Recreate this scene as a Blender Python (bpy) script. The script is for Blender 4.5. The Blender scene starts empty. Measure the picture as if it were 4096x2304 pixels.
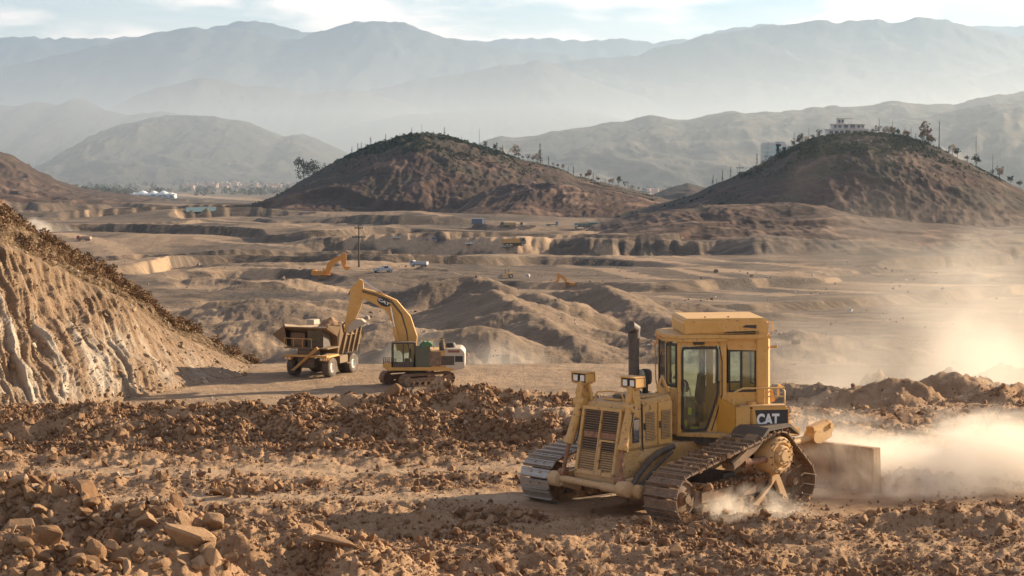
import bpy, math, random
import numpy as np
from mathutils import Vector, Matrix

# ------------------------------------------------------------ scene, camera, light
SC = bpy.context.scene
COL = SC.collection
R = math.radians
CZ = 6.1                      # eye height above the plateau
F = 1911.0                    # focal length in pixels of a 1024 px wide picture
PITCH = math.atan((288 - 160) / F)
cam_data = bpy.data.cameras.new('camera')
cam_data.sensor_width = 36.0
cam_data.lens = F / 1024 * 36
cam_data.clip_start = 0.5
cam_data.clip_end = 90000
cam = bpy.data.objects.new('camera', cam_data)
COL.objects.link(cam)
cam.location = (0, 0, CZ)
cam.rotation_euler = (R(90) - PITCH, 0, 0)
SC.camera = cam

SUN_AZ = R(30)                # from +x (right) towards +y (away)
SUN_EL = R(18)
SKY_STRENGTH = 0.068
SUN_STRENGTH = 5.0
SC.view_settings.view_transform = 'Standard'
SC.view_settings.look = 'None'
SC.view_settings.gamma = 1
SC.view_settings.use_curve_mapping = False
SC.view_settings.exposure = 1.22
SC.render.engine = 'CYCLES'
cy = SC.cycles
cy.use_denoising = True
cy.max_bounces = 6
cy.diffuse_bounces = 3
cy.glossy_bounces = 2
cy.transmission_bounces = 4
cy.transparent_max_bounces = 24
cy.volume_bounces = 2
cy.volume_step_rate = 3.0
cy.volume_max_steps = 48
cy.sample_clamp_indirect = 6
cy.sample_clamp_direct = 0

sun_data = bpy.data.lights.new('sun', 'SUN')
sun_data.energy = SUN_STRENGTH
sun_data.angle = R(0.6)
sun_data.color = (1.0, 0.79, 0.54)
sun = bpy.data.objects.new('sun', sun_data)
COL.objects.link(sun)
SUN_DIR = Vector((math.cos(SUN_AZ) * math.cos(SUN_EL), math.sin(SUN_AZ) * math.cos(SUN_EL), math.sin(SUN_EL)))
sun.rotation_euler = (-SUN_DIR).to_track_quat('-Z', 'Y').to_euler()
sun.location = (60, 30, 60)


class NT:
    """tiny wrapper for building node trees"""
    def __init__(s, tree):
        s.t = tree
        tree.nodes.clear()

    def n(s, kind, ins=None, **props):
        nd = s.t.nodes.new(kind)
        for k, v in props.items():
            setattr(nd, k, v)
        for k, v in (ins or {}).items():
            sock = nd.inputs[k]
            if hasattr(v, 'is_output') or isinstance(v, bpy.types.NodeSocket):
                s.t.links.new(v, sock)
            else:
                try:
                    sock.default_value = v
                except Exception:
                    sock.default_value = tuple(v) + (1.0,)
        return nd

    def math(s, op, a, b=0.0, clamp=False):
        nd = s.n('ShaderNodeMath', {0: a, 1: b}, operation=op)
        nd.use_clamp = clamp
        return nd.outputs[0]

    def mix(s, f, a, b, blend='MIX'):
        nd = s.n('ShaderNodeMix', data_type='RGBA', blend_type=blend)
        for i, v in ((0, f), (6, a), (7, b)):
            if isinstance(v, bpy.types.NodeSocket):
                s.t.links.new(v, nd.inputs[i])
            elif i == 0:
                nd.inputs[i].default_value = v
            else:
                nd.inputs[i].default_value = (*v[:3], 1)
        return nd.outputs[2]

    def ramp(s, f, stops):
        nd = s.n('ShaderNodeValToRGB', {0: f})
        cr = nd.color_ramp
        while len(cr.elements) < len(stops):
            cr.elements.new(0.5)
        for e, (p, c) in zip(cr.elements, stops):
            e.position = p
            e.color = (c, c, c, 1) if isinstance(c, (int, float)) else (*c, 1)
        return nd.outputs[0]

    def noise(s, vec, scale, detail=4, rough=0.55, dist=0.0):
        nd = s.n('ShaderNodeTexNoise', {'Vector': vec, 'Scale': scale, 'Detail': detail, 'Roughness': rough, 'Distortion': dist})
        return nd.outputs[0]

    def link(s, a, b):
        s.t.links.new(a, b)


def build_world():
    w = bpy.data.worlds.new('World')
    SC.world = w
    w.use_nodes = True
    T = NT(w.node_tree)
    sky = T.n('ShaderNodeTexSky', sky_type='NISHITA', sun_disc=False)
    sky.sun_elevation = SUN_EL
    # sun_rotation is measured clockwise from +Y
    sky.sun_rotation = R(90) - SUN_AZ
    sky.air_density = 1.0
    sky.dust_density = 0.5
    sky.ozone_density = 2.0
    sky.altitude = 700
    tc = T.n('ShaderNodeTexCoord').outputs['Generated']
    # clouds on a flattened direction: puffs near the mountains, thin veils above
    mp = T.n('ShaderNodeMapping', {'Vector': tc, 'Scale': (1, 1, 4.2)}).outputs[0]
    puff = T.noise(mp, 11.0, 6, 0.55, 0.2)
    puff = T.ramp(puff, [(0.43, 0), (0.58, 1)])
    sep = T.n('ShaderNodeSeparateXYZ', {0: tc}).outputs
    band = T.ramp(T.math('MULTIPLY', sep[2], 5.0), [(0.0, 1.0), (0.42, 0.9), (0.8, 0.15)])
    puff = T.math('MULTIPLY', puff, band)
    mp2 = T.n('ShaderNodeMapping', {'Vector': tc, 'Scale': (0.8, 0.8, 7.0), 'Rotation': (0, R(6), 0)}).outputs[0]
    veil = T.ramp(T.noise(mp2, 4.0, 7, 0.58, 0.5), [(0.36, 0), (0.80, 0.6)])
    cl = T.math('MAXIMUM', puff, veil)
    warm = T.mix(cl, (0, 0, 0), (6.2, 5.1, 4.4))
    clear = T.mix(1.0, sky.outputs[0], (0.86, 0.88, 0.88), 'MULTIPLY')
    base = T.mix(T.math('MULTIPLY', cl, 0.85), clear, (12.0, 9.9, 8.6))
    bg = T.n('ShaderNodeBackground', {'Color': base, 'Strength': SKY_STRENGTH})
    out = T.n('ShaderNodeOutputWorld', {'Surface': bg.outputs[0]})


build_world()


# ------------------------------------------------------------ naming helpers
def tag(o, label=None, cat=None, group=None, kind=None):
    if label: o['label'] = label
    if cat: o['category'] = cat
    if group: o['group'] = group
    if kind: o['kind'] = kind
    return o


def empty(name, loc=(0, 0, 0), rz=0.0, parent=None):
    o = bpy.data.objects.new(name, None)
    o.empty_display_size = 0.5
    o.location = loc
    o.rotation_euler = (0, 0, rz)
    COL.objects.link(o)
    if parent: o.parent = parent
    return o


def link_mesh(name, me, mat=None, parent=None, loc=None):
    o = bpy.data.objects.new(name, me)
    if mat is not None:
        me.materials.append(mat)
    COL.objects.link(o)
    if parent: o.parent = parent
    if loc is not None: o.location = loc
    return o


def copy_tree(o, parent=None):
    c = o.copy()
    COL.objects.link(c)
    c.parent = parent
    for ch in list(o.children):
        copy_tree(ch, c)
    return c


def np_mesh(name, co, faces, smooth=True):
    """mesh from numpy arrays: co (n,3), faces (m,4) or (m,3)"""
    me = bpy.data.meshes.new(name)
    k = faces.shape[1]
    me.vertices.add(len(co))
    me.vertices.foreach_set('co', np.ascontiguousarray(co, dtype=np.float32).ravel())
    me.loops.add(faces.size)
    me.loops.foreach_set('vertex_index', faces.astype(np.int32).ravel())
    me.polygons.add(len(faces))
    me.polygons.foreach_set('loop_start', np.arange(0, faces.size, k, dtype=np.int32))
    me.update(calc_edges=True)
    if smooth:
        me.shade_smooth()
    return me


def grid_faces(nr, nc):
    i = np.arange(nr * nc).reshape(nr, nc)
    return np.stack([i[:-1, :-1], i[:-1, 1:], i[1:, 1:], i[1:, :-1]], -1).reshape(-1, 4)


def attr(me, name, vals):
    a = me.attributes.new(name, 'FLOAT', 'POINT')
    a.data.foreach_set('value', np.ascontiguousarray(vals, dtype=np.float32).ravel())


# ------------------------------------------------------------ numpy noise
def _hash(ix, iy, seed):
    h = (ix.astype(np.int64) * 374761393 + iy.astype(np.int64) * 668265263 + seed * 1442695041) & 0xffffffff
    h = ((h ^ (h >> 13)) * 1274126177) & 0xffffffff
    h = ((h ^ (h >> 16)) * 2246822519) & 0xffffffff
    return (h ^ (h >> 15)) & 0xffffffff


def perlin(x, y, seed=0):
    x = np.asarray(x, dtype=np.float64); y = np.asarray(y, dtype=np.float64)
    x0 = np.floor(x); y0 = np.floor(y)
    fx = x - x0; fy = y - y0
    ux = fx * fx * fx * (fx * (fx * 6 - 15) + 10)
    uy = fy * fy * fy * (fy * (fy * 6 - 15) + 10)
    def g(ox, oy):
        a = _hash(x0 + ox, y0 + oy, seed) * (2 * math.pi / 4294967296.0)
        return np.cos(a) * (fx - ox) + np.sin(a) * (fy - oy)
    a = g(0, 0); b = g(1, 0); c = g(0, 1); d = g(1, 1)
    return 1.5 * ((a + (b - a) * ux) * (1 - uy) + (c + (d - c) * ux) * uy)


def fbm(x, y, octv=5, seed=0, gain=0.5, lac=2.03):
    s = 0; a = 1.0
    for i in range(octv):
        s = s + a * perlin(x, y, seed + i * 17)
        x = x * lac + 3.7; y = y * lac - 1.9; a *= gain
    return s


def ridged(x, y, octv=5, seed=0, gain=0.5, lac=2.07):
    s = 0; a = 1.0
    for i in range(octv):
        s = s + a * (1 - 2 * np.abs(perlin(x, y, seed + i * 13)))
        x = x * lac + 1.3; y = y * lac + 4.1; a *= gain
    return s


def sstep(a, b, x):
    t = np.clip((x - a) / (b - a), 0, 1)
    return t * t * (3 - 2 * t)


def smax(a, b, k):
    h = np.clip(0.5 + 0.5 * (a - b) / k, 0, 1)
    return b + (a - b) * h + k * h * (1 - h)


# ------------------------------------------------------------ picture <-> place
_cp, _sp = math.cos(PITCH), math.sin(PITCH)


def ray(px, py):
    u = (px - 512.0) / F; v = (288.0 - py) / F
    # forward (0,cp,-sp), up (0,sp,cp)
    return Vector((u, _cp + v * _sp, -_sp + v * _cp))


def P(px, py, Y):
    """the point that lies at distance Y (along y) in the direction of a picture point"""
    d = ray(px, py)
    return Vector((d.x * Y / d.y, Y, CZ + d.z * Y / d.y))


# ------------------------------------------------------------ the shape of the land
_ly = np.array([-100, 46, 50, 56, 64, 75, 143, 152, 178, 240, 300, 400, 570, 700, 760, 900, 1200, 1600, 2000, 3000, 6000, 60000], float)
_lz = np.array([0, 0, -0.5, -3.4, -8.3, -9.2, -9.2, -11, -18, -20, -21, -23.5, -27.6, -31.3, -32, -33, -34, -34.5, -36.5, -41, -45, -60], float)
_hz = np.array([0, 0, -0.5, -3.4, -8.3, -9.2, -9.2, -11, -18, -20, -21, -22, -23.2, -24.5, -25, -27, -29.5, -31.8, -35.6, -41, -45, -60], float)

# heaps: crest from one point to another, falling off at the angle of repose
HEAPS = []   # (x0,y0,z0,x1,y1,z1,slope,rough)


def heap(px0, py0, Y0, px1=None, py1=None, Y1=None, slope=0.62, rough=1.0):
    a = P(px0, py0, Y0)
    b = P(px1, py1, Y1) if px1 is not None else a
    HEAPS.append((a.x, a.y, a.z, b.x, b.y, b.z, slope, rough))


# spoil heaps in the middle distance
heap(470, 295, 280, 493, 291, 276, .5); heap(493, 291, 276, 520, 306, 258, .5); heap(520, 306, 258, 560, 330, 240, .48); heap(560, 330, 240, 592, 352, 228, .45)
heap(425, 312, 285, 470, 295, 280, .42); heap(533, 293, 300, 560, 300, 290, .5); heap(560, 291, 330, 606, 287, 322, 0.5); heap(606, 287, 322, 640, 305, 300, 0.5); heap(640, 305, 300, 690, 330, 270, .42)
heap(445, 330, 232, 480, 326, 232, 0.38); heap(600, 330, 255, 640, 338, 245, .4)
heap(212, 303, 300, 262, 298, 298, 0.28); heap(262, 298, 298, 322, 308, 290, 0.28); heap(225, 322, 262, 290, 318, 258, .25)
heap(300, 300, 330, 330, 300, 325, 0.25); heap(345, 330, 250, 385, 322, 245, .3)
heap(440, 281, 370, 470, 276, 372, 0.4); heap(470, 276, 372, 505, 286, 360, 0.42)
heap(205, 277, 480, 245, 281, 470, 0.3); heap(250, 283, 440, 300, 279, 450, 0.3)
heap(420, 262, 660, 440, 259, 655, 0.5); heap(365, 262, 640, 400, 260, 650, 0.4)
heap(500, 374, 175, 560, 366, 180, 0.35); heap(560, 366, 180, 640, 369, 176, 0.4)
heap(470, 382, 160, 530, 372, 166, 0.35); heap(650, 300, 340, 760, 312, 330, .25); heap(700, 335, 240, 800, 330, 230, .25)
# right of the dozer, behind the dust
heap(862, 385, 66, 890, 379, 66, 0.6); heap(890, 379, 66, 912, 381, 66, .6); heap(915, 384, 68, 955, 373, 68, 0.62); heap(955, 373, 68, 985, 380, 70, 0.6)
heap(868, 374, 82, 880, 371, 82, 1.2); heap(940, 372, 84, 950, 366, 84, 1.2); heap(985, 366, 84, 1005, 363, 84, 0.9); heap(1005, 363, 84, 1040, 366, 84, .8)
heap(960, 426, 52, 1010, 420, 52, 0.5); heap(1010, 420, 52, 1060, 430, 52, .5); heap(900, 445, 50, 960, 426, 52, .4)
heap(780, 385, 72, 850, 390, 70, 0.3); heap(1000, 390, 58, 1060, 380, 60, .35)
# berm along the plateau edge
for hp in [(-40, 423, 47, 40, 421, 46.5, .5), (40, 421, 46.5, 68, 416, 46, .5), (68, 416, 46, 92, 410, 46, .55), (92, 410, 46, 135, 415, 46, .5),
           (135, 415, 46, 205, 413, 46, .5), (205, 413, 46, 238, 403, 45.5, .6), (238, 403, 45.5, 262, 411, 45, .55), (262, 411, 45, 290, 408, 45.5, .5),
           (290, 408, 45.5, 304, 397, 46, .7), (304, 397, 46, 322, 405, 46, .6), (322, 405, 46, 352, 397, 46.5, .55), (352, 397, 46.5, 378, 403, 46, .55),
           (378, 403, 46, 393, 393, 46, .8), (393, 393, 46, 415, 396, 46.5, .6), (439, 382, 44.6, 440, 382, 44.6, .95), (415, 398, 46.5, 470, 395, 47, .5),
           (470, 391, 46.5, 490, 390, 47, .6), (490, 390, 47, 530, 397, 47, .5), (530, 397, 47, 600, 400, 47, .5), (600, 400, 47, 700, 405, 48, .4)]:
    if hp[0] != 439: hp = (hp[0], hp[1] + 2, hp[2] - 2.6, hp[3], hp[4] + 2, hp[5] - 2.6) + hp[6:]
    heap(*hp)
_r = random.Random(31)
for _k in range(46):
    _p = -30 + _k * 13.5 + _r.uniform(-8, 8)
    _y = 409 + _r.uniform(-2, 16)
    heap(_p, _y, 42.6 - (_y - 409) * .07, _p + _r.uniform(4, 14), _y + _r.uniform(-3, 4), 42.4 - (_y - 409) * .07, _r.uniform(.5, .75))
# low banks across the plateau
heap(90, 445, 41.5, 118, 437, 41.5, .55); heap(360, 440, 43.5, 470, 420, 43.8, .45); heap(470, 420, 43.8, 560, 428, 43, .4)
heap(370, 470, 39.5, 430, 462, 40, .4); heap(430, 462, 40, 510, 472, 39, .35); heap(60, 476, 37, 110, 470, 37.5, .4)
# soil pushed up round the tracks of the dozer
heap(628, 523, 31.4, 700, 520, 31.6, .55); heap(700, 520, 31.6, 760, 514, 31.9, .5); heap(752, 500, 32.2, 790, 512, 32, .6); heap(790, 515, 31.8, 900, 520, 31.6, .5); heap(900, 520, 31.6, 1060, 515, 31.8, .5)
heap(500, 512, 33, 520, 516, 32.6, .5)
# foreground, left
heap(-60, 478, 27.5, 20, 482, 27.5, .55); heap(20, 482, 27.5, 70, 500, 27, .55); heap(70, 500, 27, 140, 512, 26, .6); heap(140, 545, 23.6, 146, 544, 23.6, .62)
heap(140, 512, 26, 150, 530, 25, .6); heap(185, 543, 25.6, 200, 538, 25.6, .75); heap(230, 538, 25.8, 290, 528, 26.4, .5); heap(290, 528, 26.4, 345, 550, 25.6, .45)
heap(0, 545, 23.5, 100, 552, 23.4, .4)


def land(x, y, fine=True):
    """height of the ground; x, y numpy arrays"""
    x = np.asarray(x, float); y = np.asarray(y, float)
    # the plateau reaches farther out on the right
    ext = 22 * sstep(7, 17, x + 1.5 * perlin(x * .2, y * .05, 4)) + 1.3 * perlin(x * 0.11, y * 0.02 + 5, 3) * (y < 120)
    ye = np.where((y > 40) & (y < 143 + 0 * x), y - ext * sstep(40, 52, y) * (1 - sstep(100, 143, y)), y)
    wall_y = 735 + 25 * perlin(x / 90, x * 0 + .5, 7) + 10 * perlin(x / 25, x * 0 + .5, 9) + 3.5 * ridged(x / 11, y / 60, 3, 10)
    wide = 14 + 260 * (1 - sstep(-110, -70, x)) + 60 * sstep(60, 140, x)
    s = sstep(-0.5, 0.5, (y - wall_y) / wide)
    low = np.interp(ye, _ly, _lz); high = np.interp(ye, _ly, _hz)
    z = low + (high - low) * s
    # the near plateau tips down a little on the right, behind the dozer
    z = z - (2.3 + .5 * perlin(x * .12, y * .12, 6)) * sstep(44, 66, y) * sstep(3, 12, x) * (1 - sstep(90, 110, y))
    far = sstep(150, 240, y)
    # terraces cut into the workings: long benches with steep faces towards the pit
    t = (y / 200.0 - x / 420 + 0.9 * fbm(x / 210 + .3, y / 260, 3, 21) + 0.012 * fbm(x / 15, y / 20, 3, 5)) * 1.15
    fl = np.floor(t); fr = t - fl
    terr = (sstep(0.0, 0.04, fr) - fr) * 5.0 * (.35 + 1.0 * sstep(-.35, .5, perlin(x / 160 + 7, y / 190, 35)))
    amp = far * (0.35 + 0.65 * sstep(300, 600, y)) * (1 - sstep(1500, 2300, y))
    z = z + terr * amp * (0.6 + 0.5 * sstep(800, 1300, y))
    rg = sstep(-0.25, 0.45, perlin(x / 120 + 4, y / 150, 34))
    t = fbm(x / 70 + 9, y / 70, 3, 33) * 1.8; fl = np.floor(t); fr = t - fl
    z = z + (fl + sstep(0.0, 0.13, fr)) * 0.6 * far * rg * (1 - sstep(1300, 1900, y))
    z = z + far * rg * (0.3 * fbm(x / 16, y / 18, 5, 41) + 0.14 * ridged(x / 6, y / 9, 4, 43)) * (1 - 0.6 * sstep(900, 1500, y)) + far * 0.14 * fbm(x / 5, y / 7, 4, 44)
    flat = sstep(64, 74, ye) * (1 - sstep(143, 165, y))
    z = z + flat * (0.10 * fbm(x / 9, y / 9, 4, 51) + 0.02 * fbm(x * 1.2, y * .5, 3, 52))
    base = z
    near = 1 - sstep(90, 110, y)
    # heaps
    nz = 0.35 * fbm(x * 0.8, y * 0.8, 3, 61) + 0.18 * fbm(x * 2.7, y * 2.7, 3, 62)
    nf = 2.2 * fbm(x * 0.07, y * 0.05, 4, 63)
    for (x0, y0, z0, x1, y1, z1, sl, rg) in HEAPS:
        rad = 95 if y0 > 120 else 9
        m = (y > min(y0, y1) - rad) & (y < max(y0, y1) + rad) & (x > min(x0, x1) - rad) & (x < max(x0, x1) + rad)
        if not m.any(): continue
        X = x[m]; Y = y[m]
        dx, dy = x1 - x0, y1 - y0
        L = dx * dx + dy * dy
        tt = np.clip(((X - x0) * dx + (Y - y0) * dy) / L, 0, 1) if L > 0 else 0 * X
        d = np.hypot(X - x0 - tt * dx, Y - y0 - tt * dy)
        if y0 > 120:
            d2 = np.maximum(0, d * (1 + 0.0 * d) + nf[m] * np.minimum(1, d / 4) + 0.45 * ridged(np.arctan2(Y - y0, X - x0) * 5 + 3 * tt, d / 40, 4, 64, .55) * np.minimum(1, d / 5) )
            hz = z0 + (z1 - z0) * tt - sl * .78 * (np.sqrt(d2 * d2 + .8) - .9)
            hz = hz + 0.35 * fbm(X / 6, Y / 6, 4, 65) * np.clip(1.5 - d / 30, 0, 1) + 0.13 * (ridged(X / 2.5, Y / 4, 3, 66) - .5)
            z[m] = smax(hz, z[m], 0.5)
        else:
            d2 = np.maximum(0, d + nz[m] * rg * np.minimum(1, d / .5))
            hz = z0 + (z1 - z0) * tt - sl * (np.sqrt(d2 * d2 + .02) - .14)
            z[m] = smax(hz, z[m], 0.16)
    if fine:
        pl = near * (1 - sstep(60, 68, ye) * 0.6)
        lum = fbm(x * 0.45, y * 0.6, 3, 71) * .13 + fbm(x * 1.7, y * 1.9, 4, 72) * .10 + (ridged(x * 4.2, y * 4.6, 3, 73) + .6) * 0.035
        # wheel and track lanes stay smoother
        lane = np.exp(-((y - 37.4 - 0.05 * x) / 0.9) ** 2) + np.exp(-((y - 34.3 - .04 * x) / 0.8) ** 2) + 0.7 * np.exp(-((y - 29.6 - .03 * x) / 0.45) ** 2) * (x > 2)
        z = z + pl * lum * (1 - 0.75 * np.clip(lane, 0, 1))
    # level pad that the dozer stands on
    pad = np.clip(1 - np.hypot((x - 3.9) / 5.2, (y - 34.3) / 2.7), 0, 1)
    z = z * (1 - sstep(0, .35, pad) * 0.85) - 0.03 * sstep(0, .3, pad)
    return z


def land1(x, y):
    return float(land(np.array([x]), np.array([y]))[0])


def hit(px, py, y0=20.0, y1=6000.0):
    """first point where the line of sight through a picture point meets the land"""
    d = ray(px, py)
    n = 2600
    Y = y0 * (y1 / y0) ** (np.arange(n) / (n - 1))
    X = d.x / d.y * Y
    Z = CZ + d.z / d.y * Y
    below = Z <= land(X, Y)
    i = int(np.argmax(below)) if below.any() else n - 1
    return Vector((X[i], Y[i], Z[i]))


# ------------------------------------------------------------ ground materials
def new_mat(name):
    m = bpy.data.materials.new(name)
    m.use_nodes = True
    return m, NT(m.node_tree)


def soil_mat(name, c1, c2, c3, scale=1.0, bump=0.06, pale=(0.50, 0.40, 0.30), green=(0.10, 0.09, 0.05), rough=0.95, streak=None, lines=0.0):
    """bare earth: mottled colour, grit relief; attributes 'pale' (trodden dust, painted sunlight) and 'scrub' (dry brush)"""
    m, T = new_mat(name)
    co = T.n('ShaderNodeTexCoord').outputs['Object']
    v = co
    if streak:
        v = T.n('ShaderNodeMapping', {'Vector': co, 'Scale': streak}).outputs[0]
    a = T.noise(v, 0.09 * scale, 8, 0.6, 0.6)
    b = T.noise(v, 1.3 * scale, 6, 0.65)
    g = T.noise(co, 9.0 * scale, 5, 0.7)
    c = T.mix(T.ramp(a, [(0.36, 0), (0.62, 1)]), c1, c2)
    c = T.mix(T.ramp(b, [(0.42, 0), (0.68, 0.75)]), c, c3)
    c = T.mix(T.ramp(g, [(0.3, 0.55), (0.55, 0)]), c, tuple(k * 0.55 for k in c1))
    if lines:
        lv = T.n('ShaderNodeMapping', {'Vector': co, 'Scale': (0.012, 0.16, 0), 'Rotation': (0, 0, 0.10)}).outputs[0]
        ln = T.ramp(T.noise(lv, 1.0, 7, 0.62, 1.2), [(0.47, 0), (0.50, 1), (0.53, 0), (0.60, .0), (0.63, .8), (0.66, 0)])
        c = T.mix(T.math('MULTIPLY', ln, lines), c, pale)
        dk = T.ramp(T.noise(T.n('ShaderNodeMapping', {'Vector': co, 'Scale': (0.03, 0.10, 0)}).outputs[0], 1.3, 8, 0.68, .5), [(0.42, .55), (0.58, 0)])
        c = T.mix(dk, c, tuple(k * .5 for k in c1))
    pa = T.n('ShaderNodeAttribute', attribute_name='pale').outputs['Fac']
    pb = T.math('MULTIPLY', pa, T.ramp(b, [(0.25, 0.45), (0.6, 1)]), clamp=True)
    c = T.mix(pb, c, pale)
    sa = T.n('ShaderNodeAttribute', attribute_name='scrub').outputs['Fac']
    sb = T.math('MULTIPLY', sa, T.ramp(T.noise(co, 2.6 * scale, 5, 0.7), [(0.38, 0), (0.52, 1)]), clamp=True)
    c = T.mix(sb, c, green)
    h = T.math('ADD', T.math('MULTIPLY', b, 1.0), T.math('MULTIPLY', g, 0.35))
    bm = T.n('ShaderNodeBump', {'Height': h, 'Distance': bump, 'Strength': 1.0})
    bs = T.n('ShaderNodeBsdfPrincipled', {'Base Color': c, 'Roughness': rough, 'Normal': bm.outputs[0], 'Specular IOR Level': 0.15})
    T.n('ShaderNodeOutputMaterial', {'Surface': bs.outputs[0]})
    return m


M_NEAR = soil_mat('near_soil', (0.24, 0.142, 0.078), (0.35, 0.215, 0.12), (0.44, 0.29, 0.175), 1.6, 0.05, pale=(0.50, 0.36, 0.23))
M_LAND = soil_mat('worked_ground', (0.115, 0.088, 0.067), (0.18, 0.134, 0.098), (0.15, 0.118, 0.09), 0.55, 0.4, pale=(0.43, 0.30, 0.19), green=(0.06, 0.05, 0.043), lines=.4)  # greyer, darker base: the shade over the pit is put into the colour
M_HILL = soil_mat('hill_soil', (0.070, 0.042, 0.031), (0.105, 0.062, 0.044), (0.055, 0.038, 0.03), 0.25, 0.7, pale=(0.34, 0.22, 0.15), green=(0.055, 0.045, 0.03), streak=(1, 1, .25))  # dark soil tone also carries the shade of the hillsides
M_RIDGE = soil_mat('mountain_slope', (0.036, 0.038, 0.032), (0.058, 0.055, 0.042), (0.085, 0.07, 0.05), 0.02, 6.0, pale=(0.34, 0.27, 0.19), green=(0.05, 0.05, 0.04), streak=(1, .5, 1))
M_FAR = soil_mat('far_mountain_slope', (0.06, 0.065, 0.06), (0.08, 0.08, 0.07), (0.10, 0.095, 0.08), 0.004, 25.0)


# ------------------------------------------------------------ the land as one sheet
def build_ground():
    y = np.concatenate([np.linspace(3, 21, 26)[:-1], 21 * (76 / 21) ** (np.arange(440) / 440), 76 * (143 / 76) ** (np.arange(80) / 80),
                        143 * (900 / 143) ** (np.arange(430) / 430), 900 * (2600 / 900) ** (np.arange(160) / 160), 2600 * (60000 / 2600) ** (np.arange(41) / 40)])
    t = np.concatenate([np.linspace(-0.75, -0.30, 26)[:-1], np.linspace(-0.30, 0.30, 760), np.linspace(0.30, 0.75, 26)[1:]])
    Y, Tt = np.meshgrid(y, t, indexing='ij')
    X = Y * Tt
    Z = np.empty_like(X)
    for i in range(0, len(y), 60):
        Z[i:i + 60] = land(X[i:i + 60], Y[i:i + 60])
    # natural ground beyond the workings
    co = np.stack([X, Y, Z], -1).reshape(-1, 3)
    me = np_mesh('ground', co, grid_faces(len(y), len(t)))
    # trodden, paler earth: haul roads and level floors, painted as sunlit towards the left
    pale = np.zeros_like(X)
    gy = np.gradient(Z, axis=0) / np.gradient(Y, axis=0)
    flatness = 1 - sstep(0.04, 0.22, np.abs(gy))
    n = fbm(X / 60, Y / 160, 4, 81)
    pale += sstep(100, 160, Y) * flatness * sstep(-0.1, 0.6, n + .25 * (1 - sstep(-60, 20, X)) * (Y < 1000)) * (0.35 + .4 * (1 - sstep(-30, 30, X)) * (1 - sstep(700, 1000, Y)))
    flat = sstep(62, 72, Y) * (1 - sstep(140, 150, Y)) * (1 - sstep(8, 26, X + 4 * fbm(X / 6, Y / 9, 3, 85)))
    pale = np.maximum(pale, flat * (0.75 + 0.25 * fbm(X / 5, Y / 5, 3, 82)))
    for pts, wd, amt in ROADS:
        w = [hit(px, py, 145) for px, py in pts]
        for a, b in zip(w[:-1], w[1:]):
            dx, dy = b.x - a.x, b.y - a.y
            L = dx * dx + dy * dy + 1e-6
            rad = wd * 2.5
            r0 = np.searchsorted(y, min(a.y, b.y) - rad); r1 = np.searchsorted(y, max(a.y, b.y) + rad)
            xs, ys = X[r0:r1], Y[r0:r1]
            tt = np.clip(((xs - a.x) * dx + (ys - a.y) * dy) / L, 0, 1)
            d = np.hypot(xs - a.x - tt * dx, ys - a.y - tt * dy) + 0.25 * wd * fbm(xs / wd, ys / wd, 3, 83)
            pale[r0:r1] = np.maximum(pale[r0:r1], amt * (1 - sstep(wd * 0.42, wd * 0.62, d)))
    # lanes across the plateau
    lane = np.exp(-((Y - 37.4 - 0.05 * X) / 0.8) ** 2) + np.exp(-((Y - 34.3 - .04 * X) / 0.7) ** 2) + np.exp(-((Y - 42.3 - .03 * X) / 0.6) ** 2) * (X > 0)
    pale = np.maximum(pale, np.clip(lane, 0, 1) * 0.55 * (Y < 50))
    attr(me, 'pale', np.clip(pale, 0, 1))
    scrub = np.maximum(sstep(2300, 3200, Y) * 0.8, .9 * sstep(.0, .5, fbm(X / 45 + 3, Y / 110, 4, 84)) * sstep(150, 200, Y) * (1 - .8 * pale) * (1 - sstep(1900, 2300, Y)))
    hm = sstep(180, 210, Y) * (1 - sstep(340, 400, Y))
    scrub = scrub * (1 - .85 * hm); pale = np.maximum(pale * (1 - .7 * sstep(30, 60, X) * (Y > 150) * (Y < 400)), .34 * hm * (X < 40))
    me.attributes['pale'].data.foreach_set('value', np.clip(pale, 0, 1).astype(np.float32).ravel())
    attr(me, 'scrub', scrub)
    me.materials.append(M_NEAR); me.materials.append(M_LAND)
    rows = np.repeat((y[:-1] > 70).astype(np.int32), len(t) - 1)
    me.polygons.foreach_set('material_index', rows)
    o = link_mesh('ground', me)
    tag(o, kind='structure')
    return o


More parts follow.
